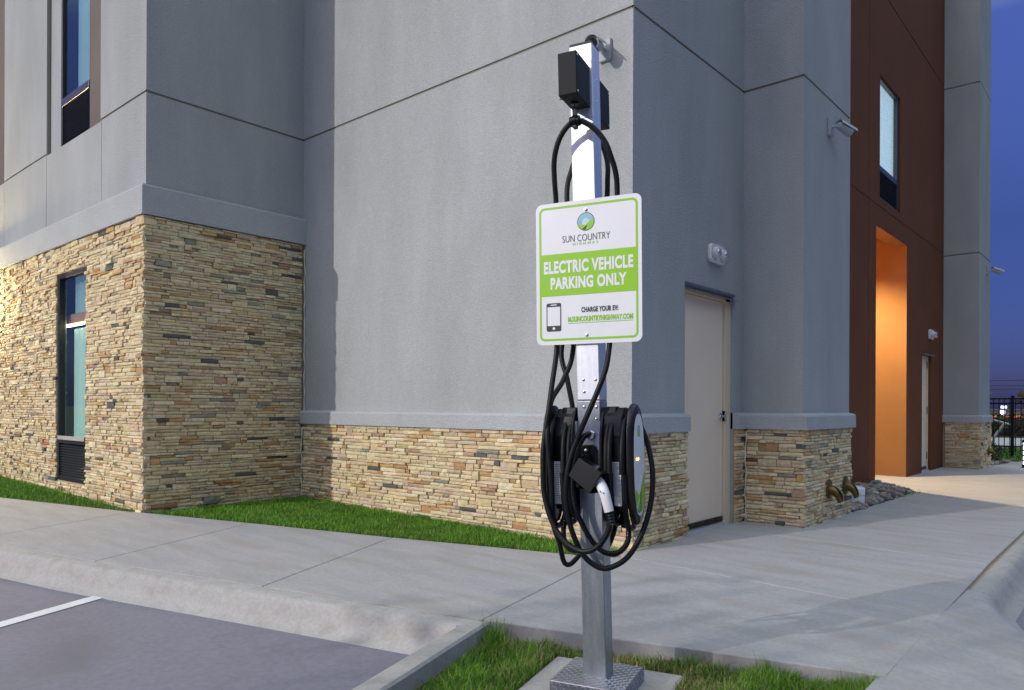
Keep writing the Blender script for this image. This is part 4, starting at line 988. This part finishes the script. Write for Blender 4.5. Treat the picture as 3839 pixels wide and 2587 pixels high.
def text(s, u0, u1, v, cap, m, nm, bold=0.0, par=sign, y=-.0026, space=1.0):
    cu = bpy.data.curves.new('t','FONT'); cu.body = s; cu.size = 1; cu.offset = bold; cu.space_character = space; cu.resolution_u = 4
    ob = bpy.data.objects.new('t',cu); col.objects.link(ob); dg = bpy.context.evaluated_depsgraph_get()
    me = bpy.data.meshes.new_from_object(ob.evaluated_get(dg)); bpy.data.objects.remove(ob)
    co = np.empty(len(me.vertices)*3,dtype=np.float32); me.vertices.foreach_get('co',co); co = co.reshape(-1,3)
    x = co[:,0]; z = co[:,1]; lo_,hi = x.min(),x.max(); zl,zh = z.min(),z.max()
    zl = max(zl,-.02); X0,Zc = U(u0,v); X1,_ = U(u1,v)
    nx = X0+(x-lo_)/(hi-lo_)*(X1-X0); nz = Zc+((z-zl)/(zh-zl)-.5)*cap
    out = np.stack([nx,np.full_like(nx,y),nz],1).astype(np.float32); me.vertices.foreach_set('co',out.ravel())
    me.materials.clear(); me.materials.append(M[m]); me.name = nm; me.update()
    o = bpy.data.objects.new(nm,me); col.objects.link(o); o.parent = par; o.matrix_parent_inverse = Matrix.Identity(4); return o
text('SUN COUNTRY',.262,.715,.262,.0285,'sign_k','lettering',-.006)
text('HIGHWAY',.365,.605,.302,.0105,'sign_g','lettering',.012,space=1.7)
text('ELECTRIC VEHICLE',.078,.925,.452,.052,'sign_w','lettering',.045,space=1.08)
text('PARKING ONLY',.143,.865,.566,.050,'sign_w','lettering',.045,space=1.08)
text('CHARGE YOUR EV:',.440,.785,.762,.0215,'sign_k','lettering',.04,space=1.06)
text('M.SUNCOUNTRYHIGHWAY.COM',.312,.918,.824,.0225,'sign_g','lettering',.045,space=1.06)
a = U(.312,.851); b = U(.918,.855); flat([a,(b[0],a[1]),(b[0],a[1]-.0022),(a[0],a[1]-.0022)],-.0024,'underline','sign_g')
cx,cz = U(.488,.153); r = .0385
circ = lambda r,a0=0,a1=2*PI,n=40: [(cx+r*math.cos(q),cz+r*math.sin(q)) for q in np.linspace(a0,a1,n)]
flat(circ(r),-.0018,'logo_rim','sign_k'); flat(circ(r*.93),-.0020,'logo_sky','sign_b')
flat([(cx+.45*r*.93*math.cos(q),cz-.05*r+.45*r*.93*math.sin(q)) for q in np.linspace(0,2*PI,30)],-.0021,'logo_sun','sign_b2')
for k in range(11):
    q = PI*(.12+.76*k/10); d = .025
    flat([(cx,cz-.05*r),(cx+r*.9*math.cos(q-d),cz+r*.9*math.sin(q-d)),(cx+r*.9*math.cos(q+d),cz+r*.9*math.sin(q+d))],-.0022,'logo_ray','sign_b2')
arc = lambda a0,a1,n=16: [(cx+r*.93*math.cos(q),cz+r*.93*math.sin(q)) for q in np.linspace(a0,a1,n)]
flat(arc(R(195),R(268))+[(cx+.10*r,cz-.42*r),(cx-.30*r,cz-.28*r),(cx-.6*r,cz-.24*r)],-.0023,'logo_field','sign_g')
flat(arc(R(268),R(375))+[(cx+.55*r,cz+.08*r),(cx+.25*r,cz-.10*r),(cx+.05*r,cz-.36*r)],-.0024,'logo_field','sign_g')
flat([(cx-.45*r,cz-.80*r),(cx+.02*r,cz-.45*r),(cx+.18*r,cz-.22*r),(cx+.12*r,cz-.5*r),(cx-.05*r,cz-.92*r)],-.0027,'logo_road','sign_k')
flat([(cx-.9*r,cz-.24*r),(cx-.4*r,cz-.34*r),(cx+.0*r,cz-.42*r),(cx-.4*r,cz-.30*r)],-.0028,'logo_line','sign_w')
px0,pz0 = U(.100,.705); px1,pz1 = U(.245,.905)
pw,ph = px1-px0,pz0-pz1; pc = ((px0+px1)/2,(pz0+pz1)/2)
flat([(pc[0]+p,pc[1]+q) for p,q in rrect(pw,ph,.008)],-.0020,'phone_icon','sign_k')
flat([(pc[0]-pw*.43,pc[1]-ph*.30),(pc[0]+pw*.43,pc[1]-ph*.30),(pc[0]+pw*.43,pc[1]+ph*.365),(pc[0]-pw*.43,pc[1]+ph*.365)],-.0024,'phone_screen','sign_w')
flat([(pc[0]-pw*.2,pc[1]+ph*.42),(pc[0]+pw*.2,pc[1]+ph*.42),(pc[0]+pw*.2,pc[1]+ph*.455),(pc[0]-pw*.2,pc[1]+ph*.455)],-.0024,'phone_speaker','sign_w')
flat([(pc[0]+.006*math.cos(q),pc[1]-ph*.395+.006*math.sin(q)) for q in np.linspace(0,2*PI,17)[:-1]],-.0024,'phone_button','sign_w')
for v in (.072,.940):
    bxx,bzz = U(.49,v); mb = MB(); mb.lathe([(.0075,0),(.0075,.0015),(.005,.002),(.0045,.006),(.002,.007)],12,lambda x,y,q:(bxx+x,-.0014-q,bzz+y)); lob(mb,'bolt','steel',sign,smooth=True)

# ================================================================== GRASS
def in_poly(x, y, poly):
    c = np.zeros_like(x,dtype=bool); n = len(poly)
    for i in range(n):
        x1,y1 = poly[i]; x2,y2 = poly[(i+1)%n]
        c ^= ((y1 > y) != (y2 > y)) & (x < (x2-x1)*(y-y1)/((y2-y1)+1e-12)+x1)
    return c
def grass(poly, n, h0, h1, w, zf, name, label, keep=None, dry=.12, hmul=None, clump=0.5):
    xs_ = [p[0] for p in poly]; ys_ = [p[1] for p in poly]
    x = nrng.uniform(min(xs_),max(xs_),n*3); y = nrng.uniform(min(ys_),max(ys_),n*3)
    k = in_poly(x,y,poly)
    if keep is not None: k &= keep(x,y)
    x = x[k][:n]; y = y[k][:n]; n = len(x)
    cl = .5+.5*np.sin(x*7.1+np.sin(y*5.3)*2)*np.sin(y*8.3+np.cos(x*6.1)*2)
    cl2 = .5+.5*np.sin(x*2.3+y*3.1)*np.sin(y*2.9-x*1.7)
    h = nrng.uniform(h0,h1,n)*(1-clump*.5+clump*cl)
    tall = nrng.random(n) < .03; h[tall] *= 1.5
    if hmul is not None: h *= hmul(x,y)
    a = nrng.uniform(0,2*PI,n); ln = nrng.uniform(.15,.75,n)*h; la = nrng.uniform(0,2*PI,n)
    ww = w*nrng.uniform(.7,1.3,n)
    z = zf(x)
    dx,dy = np.cos(a)*ww/2,np.sin(a)*ww/2; lx,ly = np.cos(la)*ln,np.sin(la)*ln
    V = np.empty((n,5,3),dtype=np.float32)
    V[:,0] = np.stack([x-dx,y-dy,z-.005],1); V[:,1] = np.stack([x+dx,y+dy,z-.005],1)
    V[:,2] = np.stack([x-dx*.8+lx*.35,y-dy*.8+ly*.35,z+h*.6],1); V[:,3] = np.stack([x+dx*.8+lx*.35,y+dy*.8+ly*.35,z+h*.6],1)
    V[:,4] = np.stack([x+lx,y+ly,z+h*np.sqrt(np.clip(1-(ln/h)**2*.5,.3,1))],1)
    base = np.arange(n)*5
    q = np.stack([base,base+1,base+3,base+2],1); t3 = np.stack([base+2,base+3,base+4],1)
    me = bpy.data.meshes.new(name); me.vertices.add(n*5); me.vertices.foreach_set('co',V.ravel())
    me.loops.add(n*7); li = np.concatenate([q,t3],1).ravel()
    me.loops.foreach_set('vertex_index',li.astype(np.int32)); me.polygons.add(n*2)
    st = np.stack([np.arange(n)*7,np.arange(n)*7+4],1).ravel(); me.polygons.foreach_set('loop_start',st.astype(np.int32))
    me.update(calc_edges=True)
    g1 = np.array([.10,.26,.018]); g2 = np.array([.18,.37,.032]); g3 = np.array([.065,.16,.018]); dr = np.array([.40,.34,.16])
    m = nrng.random((n,1)); c = g1*(1-m)+g2*m; c = np.where(nrng.random((n,1)) < .25,g3,c)
    c = c*(.8+.4*cl[:,None]); dm = nrng.random((n,1)) < dry*(.25+1.5*cl2[:,None]**2); c = np.where(dm,dr*(.6+.5*nrng.random((n,1))),c)
    C = np.ones((n,5,4),dtype=np.float32); C[:,:,:3] = c[:,None,:]; 
    ca = me.color_attributes.new('Col','FLOAT_COLOR','POINT'); ca.data.foreach_set('color',C.ravel())
    me.materials.append(M['grass']); ob = bpy.data.objects.new(name,me); col.objects.link(ob)
    tag(ob,label,'grass',kind='stuff'); return ob
gzv = lambda x: GS*(x-XC)
grass([(-14,1.22),(-10.2,2.34),(-7.62,3.085),(-7.62,3.12),(-14,3.12)], 28000, .026,.048,.0042, lambda x: gzv(x)-.015,'grass','green lawn strip at the foot of the left wing wall',dry=.03)
grass([(-7.40,3.16),(-6.207,3.555),(-4.764,4.01),(-3.242,4.54),(-3.07,4.63),(-3.07,4.90),(-7.48,4.90)], 44000, .024,.048,.0036, lambda x: gzv(x)-.015,'grass','green lawn wedge between the sidewalk and the stone base',dry=.06)
def kp(x,y): # off the footing pad
    px = x-BASE.x; py = y-BASE.y; c,s_ = math.cos(R(16.2)),math.sin(R(16.2)); a = px*c+py*s_; b = -px*s_+py*c
    return ~((np.abs(a) < .31) & (b > -.32) & (b < .305))
isl_g = [tuple(cor+Vector((.02,-.02))),(-.86,3.41),(-.62,2.4),(-.95,1.2),(-2.02,1.2)]
edge = lambda x,y: 1+.55*np.exp(-np.abs((y-(2.83+(x+2.6)*.333))*12))*(np.sin(x*19)+np.sin(x*47+1) > .3)
grass(isl_g, 64000, .028,.058,.0032, lambda x: -.102+0*x,'grass','patchy lawn island around the charging post base',keep=kp,dry=.45,hmul=edge,clump=.9)
grass([(-2.6,8.4),(-2.38,10.9),(-2.30,11.0),(-2.46,8.4)], 260, .02,.06,.004, lambda x: gzv(x)+.0,'grass','thin weeds along the edge of the river rock',dry=.3)
grass([(-3.4,19.4),(4,19.4),(4,25.4),(-3.4,25.4)], 9000, .04,.09,.02, lambda x: -.02+0*x,'grass','dim verge of grass under the black fence',dry=.05)
# low sprigs creeping over the curb corner
grass([(-2.575,2.73),(-2.50,2.74),(-2.45,2.85),(-2.565,2.81)], 70, .08,.15,.004, lambda x: -.10+0*x,'grass','taller weeds at the curb corner of the grass island',dry=.1)

# ================================================================== BEYOND THE FAR PIER
fence = empty('metal_fence', (-2.5,21,0)); tag(fence,'black metal picket fence beside the far pier','fence')
for z in (1.33,1.22,.20): mb = MB(); mb.box(-6,5,20.98,21.02,z,z+.035); mb.obj('rail','fence',fence)
x = -5.96
while x < 5:
    if abs((x+2.5) % 2.42) > .04: mb = MB(); mb.box(x-.009,x+.009,20.991,21.009,.08,1.345); mb.obj('picket','fence',fence)
    x += .11
for x in (-4.92,-2.5,-.08,2.34,4.76):
    mb = MB(); mb.box(x-.032,x+.032,20.968,21.032,-.05,1.40); mb.box(x-.036,x+.036,20.964,21.036,1.40,1.42); mb.obj('fence_post','fence',fence)
t = empty('pipe_barrier', (-3.2,24,0)); tag(t,'bent pale pipe barrier behind the black fence','barrier')
mb = MB(); mb.tube([(-3.32,24,-.02),(-3.28,24,.32),(-3.03,24,.72)],.035,10); mb.obj('leg','pipe',t,smooth=True)
mb = MB(); mb.tube([(-3.40,24,.83),(-3.03,24,.72),(-2.85,24,.65)],.025,10); mb.obj('arm','pipe',t,smooth=True)

def foliage_tree(name, x, y, h, cw, n, label, group, cols, trunk=.12, crown0=.35, leaf=.10, seed=1):
    rg = random.Random(seed); t = empty(name,(x,y,0)); tag(t,label,'tree',group)
    mb = MB(); tips = []
    mb.tube(spline([(x,y,-.3),(x+.03*h*rg.uniform(-1,1),y,h*.3),(x+.04*h*rg.uniform(-1,1),y,h*.62)],4),list(np.linspace(trunk,trunk*.45,9)),8)
    for k in range(9):
        z0 = h*rg.uniform(.25,.6); a = rg.uniform(0,6.28); L = cw*rg.uniform(.5,.95); e = (x+math.cos(a)*L,y+math.sin(a)*L,z0+h*rg.uniform(.12,.36))
        mb.tube(spline([(x,y,z0),(x+math.cos(a)*L*.5,y+math.sin(a)*L*.5,z0+h*.12),e],4),list(np.linspace(trunk*.35,trunk*.08,9)),6); tips.append(e)
    mb.obj('trunk','bark',t,smooth=True)
    mb = MB(); cl = [(x+cw*rg.uniform(-.75,.75),y+cw*rg.uniform(-.75,.75),h*rg.uniform(crown0,.95),cw*rg.uniform(.2,.42)) for _ in range(16)]+[(e[0],e[1],e[2],cw*.28) for e in tips]
    for i in range(n):
        c = rg.choice(cl); d = Vector((rg.gauss(0,1),rg.gauss(0,1),rg.gauss(0,.8))); d = d.normalized()*c[3]*rg.random()**.4
        p = Vector(c[:3])+d; nrm = Vector((rg.gauss(0,1),rg.gauss(0,1),rg.gauss(0,1))).normalized(); u = nrm.orthogonal().normalized()*leaf*rg.uniform(.6,1.3); w = nrm.cross(u)*.5
        cc = rg.choice(cols); kk = rg.uniform(.7,1.2); cc = tuple(q*kk for q in cc)
        mb.add([p-u,p+w,p+u,p-w],[(0,1,2,3)],cc)
    mb.obj('crown','leaf',t); return t
DKG = [(.035,.05,.02),(.05,.065,.025),(.03,.04,.018)]
BRN = [(.07,.06,.04),(.09,.07,.045),(.05,.045,.03)]
foliage_tree('field_tree',-11.2,66,2.9,1.6,1200,'dark bushy tree on the horizon just right of the far pier','trees on the horizon',DKG,leaf=.22,seed=2)
foliage_tree('field_tree',-5.5,72,2.3,2.6,1500,'wide brown thicket tree behind the fence post on the horizon','trees on the horizon',BRN,leaf=.2,seed=3)
foliage_tree('field_tree',-1.5,74,2.4,2.8,1500,'brownish tree at the right edge of the horizon','trees on the horizon',BRN,leaf=.2,seed=4)
foliage_tree('lot_tree',-4.6,-7.6,5.0,1.9,1700,'young parking lot tree whose branch shadows fall on the right sidewalk','lot trees',DKG,trunk=.08,crown0=.45,leaf=.10,seed=8)
def shrub(x,y,r,h,n,label,seed):
    rg = random.Random(seed); t = empty('shrub',(x,y,0)); tag(t,label,'shrub')
    mb = MB()
    for k in range(6):
        a = rg.uniform(0,6.28); mb.tube([(x,y,-.02),(x+math.cos(a)*r*.5,y+math.sin(a)*r*.5,h*.5),(x+math.cos(a)*r*.8,y+math.sin(a)*r*.8,h*rg.uniform(.7,.95))],[.012,.008,.003],5)
    mb.obj('stem','bark',t)
    mb = MB()
    for i in range(n):
        a = rg.uniform(0,6.28); q = rg.random()**.5*r; z = h*(rg.random()**.8)*(1.05-.5*(q/r)**2); p = Vector((x+q*math.cos(a),y+q*math.sin(a),z))
        nrm = Vector((rg.gauss(0,1),rg.gauss(0,1),rg.gauss(.6,1))).normalized(); u = nrm.orthogonal().normalized()*rg.uniform(.018,.034); w = nrm.cross(u)*.55
        c = rg.choice([(.04,.085,.02),(.065,.12,.03),(.03,.06,.018)]); mb.add([p-u,p+w,p+u,p-w],[(0,1,2,3)],c)
    mb.obj('foliage','leaf',t)
shrub(-2.56,18.1,.26,.42,700,'small leafy shrub growing beside the far stone pier',5)
hd = MB(); rg = random.Random(9)
for i in range(9000):
    x = rg.uniform(-14,6); y = 36+rg.uniform(0,1.6); z = rg.random()*1.05*(1+.2*math.sin(x*1.7)); p = Vector((x,y,z)); nrm = Vector((rg.gauss(0,1),rg.gauss(-.6,1),rg.gauss(.4,1))).normalized(); u = nrm.orthogonal().normalized()*rg.uniform(.05,.1); w = nrm.cross(u)*.6
    hd.add([p-u,p+w,p+u,p-w],[(0,1,2,3)],rg.choice(DKG+[(.06,.09,.025)]))
hg = empty('hedge',(-4,36.8,0)); tag(hg,'long dark hedge beyond the lit driveway','hedge'); hd.obj('foliage','leaf',hg)
mb = MB(); mb.box(-14,6,36.5,37.1,-.03,.75); mb.obj('branches','bark',hg)
# roadside lights far behind
t = empty('roadside_sign',(-11.6,90,0)); tag(t,'small glowing white roadside sign seen through the fence','sign')
mb = MB(); mb.tube([(-11.6,90,-.1),(-11.6,90,.6)],.08,8); mb.obj('pole','fence',t)
mb = MB(); mb.box(-11.75,-11.35,89.9,90.1,.4,.95); mb.obj('lower_panel','far_lit',t); mb = MB(); mb.box(-11.7,-11.2,89.9,90.1,1.15,1.4); mb.obj('upper_panel','far_lit',t)
t = empty('tail_light_block',(-11,104,0)); tag(t,'low distant block with a red glowing band standing in for tail lights','building')
mb = MB(); mb.box(-18,2,104,112,-.1,.9); mb.obj('wall','far_wall',t)
mb = MB(); mb.box(-18.1,2.1,103.9,104.0,-.05,.32); mb.obj('red_band','far_red',t)  # red glow stands in for car tail lights
mb = MB(); mb.box(-18.2,2.2,103.8,112.2,.9,1.05); mb.obj('roof','far_wall',t)
for z,k in ((3.75,'topmost'),(3.22,'middle'),(2.86,'lowest')):
    mb = MB(); mb.tube([(x_,90,z+.25+.00045*(x_+10)**2) for x_ in range(-70,71,10)],.035,5); o = mb.obj('power_line','fence'); tag(o,k+' of the three power lines crossing the sky behind the far pier','power line','power lines')
# lit louvred bollard at the right edge
bx_,by_ = -1.80,17.1
t = empty('bollard_light',(bx_,by_,0)); tag(t,'lit bollard lamp with black louvres at the right edge','bollard light')
mb = MB(); mb.lathe([(.085,-.02),(.085,.05)],18,lambda a,b,c:(bx_+a,by_+b,c)); mb.lathe([(.085,.46),(.085,.50),(.07,.52)],18,lambda a,b,c:(bx_+a,by_+b,c)); mb.obj('body','fence',t,smooth=True)
mb = MB(); mb.lathe([(.06,.05),(.06,.46)],18,lambda a,b,c:(bx_+a,by_+b,c)); mb.obj('lamp_tube','bollard_glow',t,smooth=True)
for z in (.13,.23,.33,.43):
    mb = MB(); mb.lathe([(.065,z),(.09,z-.025),(.09,z-.02),(.065,z+.006)],18,lambda a,b,c:(bx_+a,by_+b,c)); mb.obj('louvre','fence',t,smooth=True)
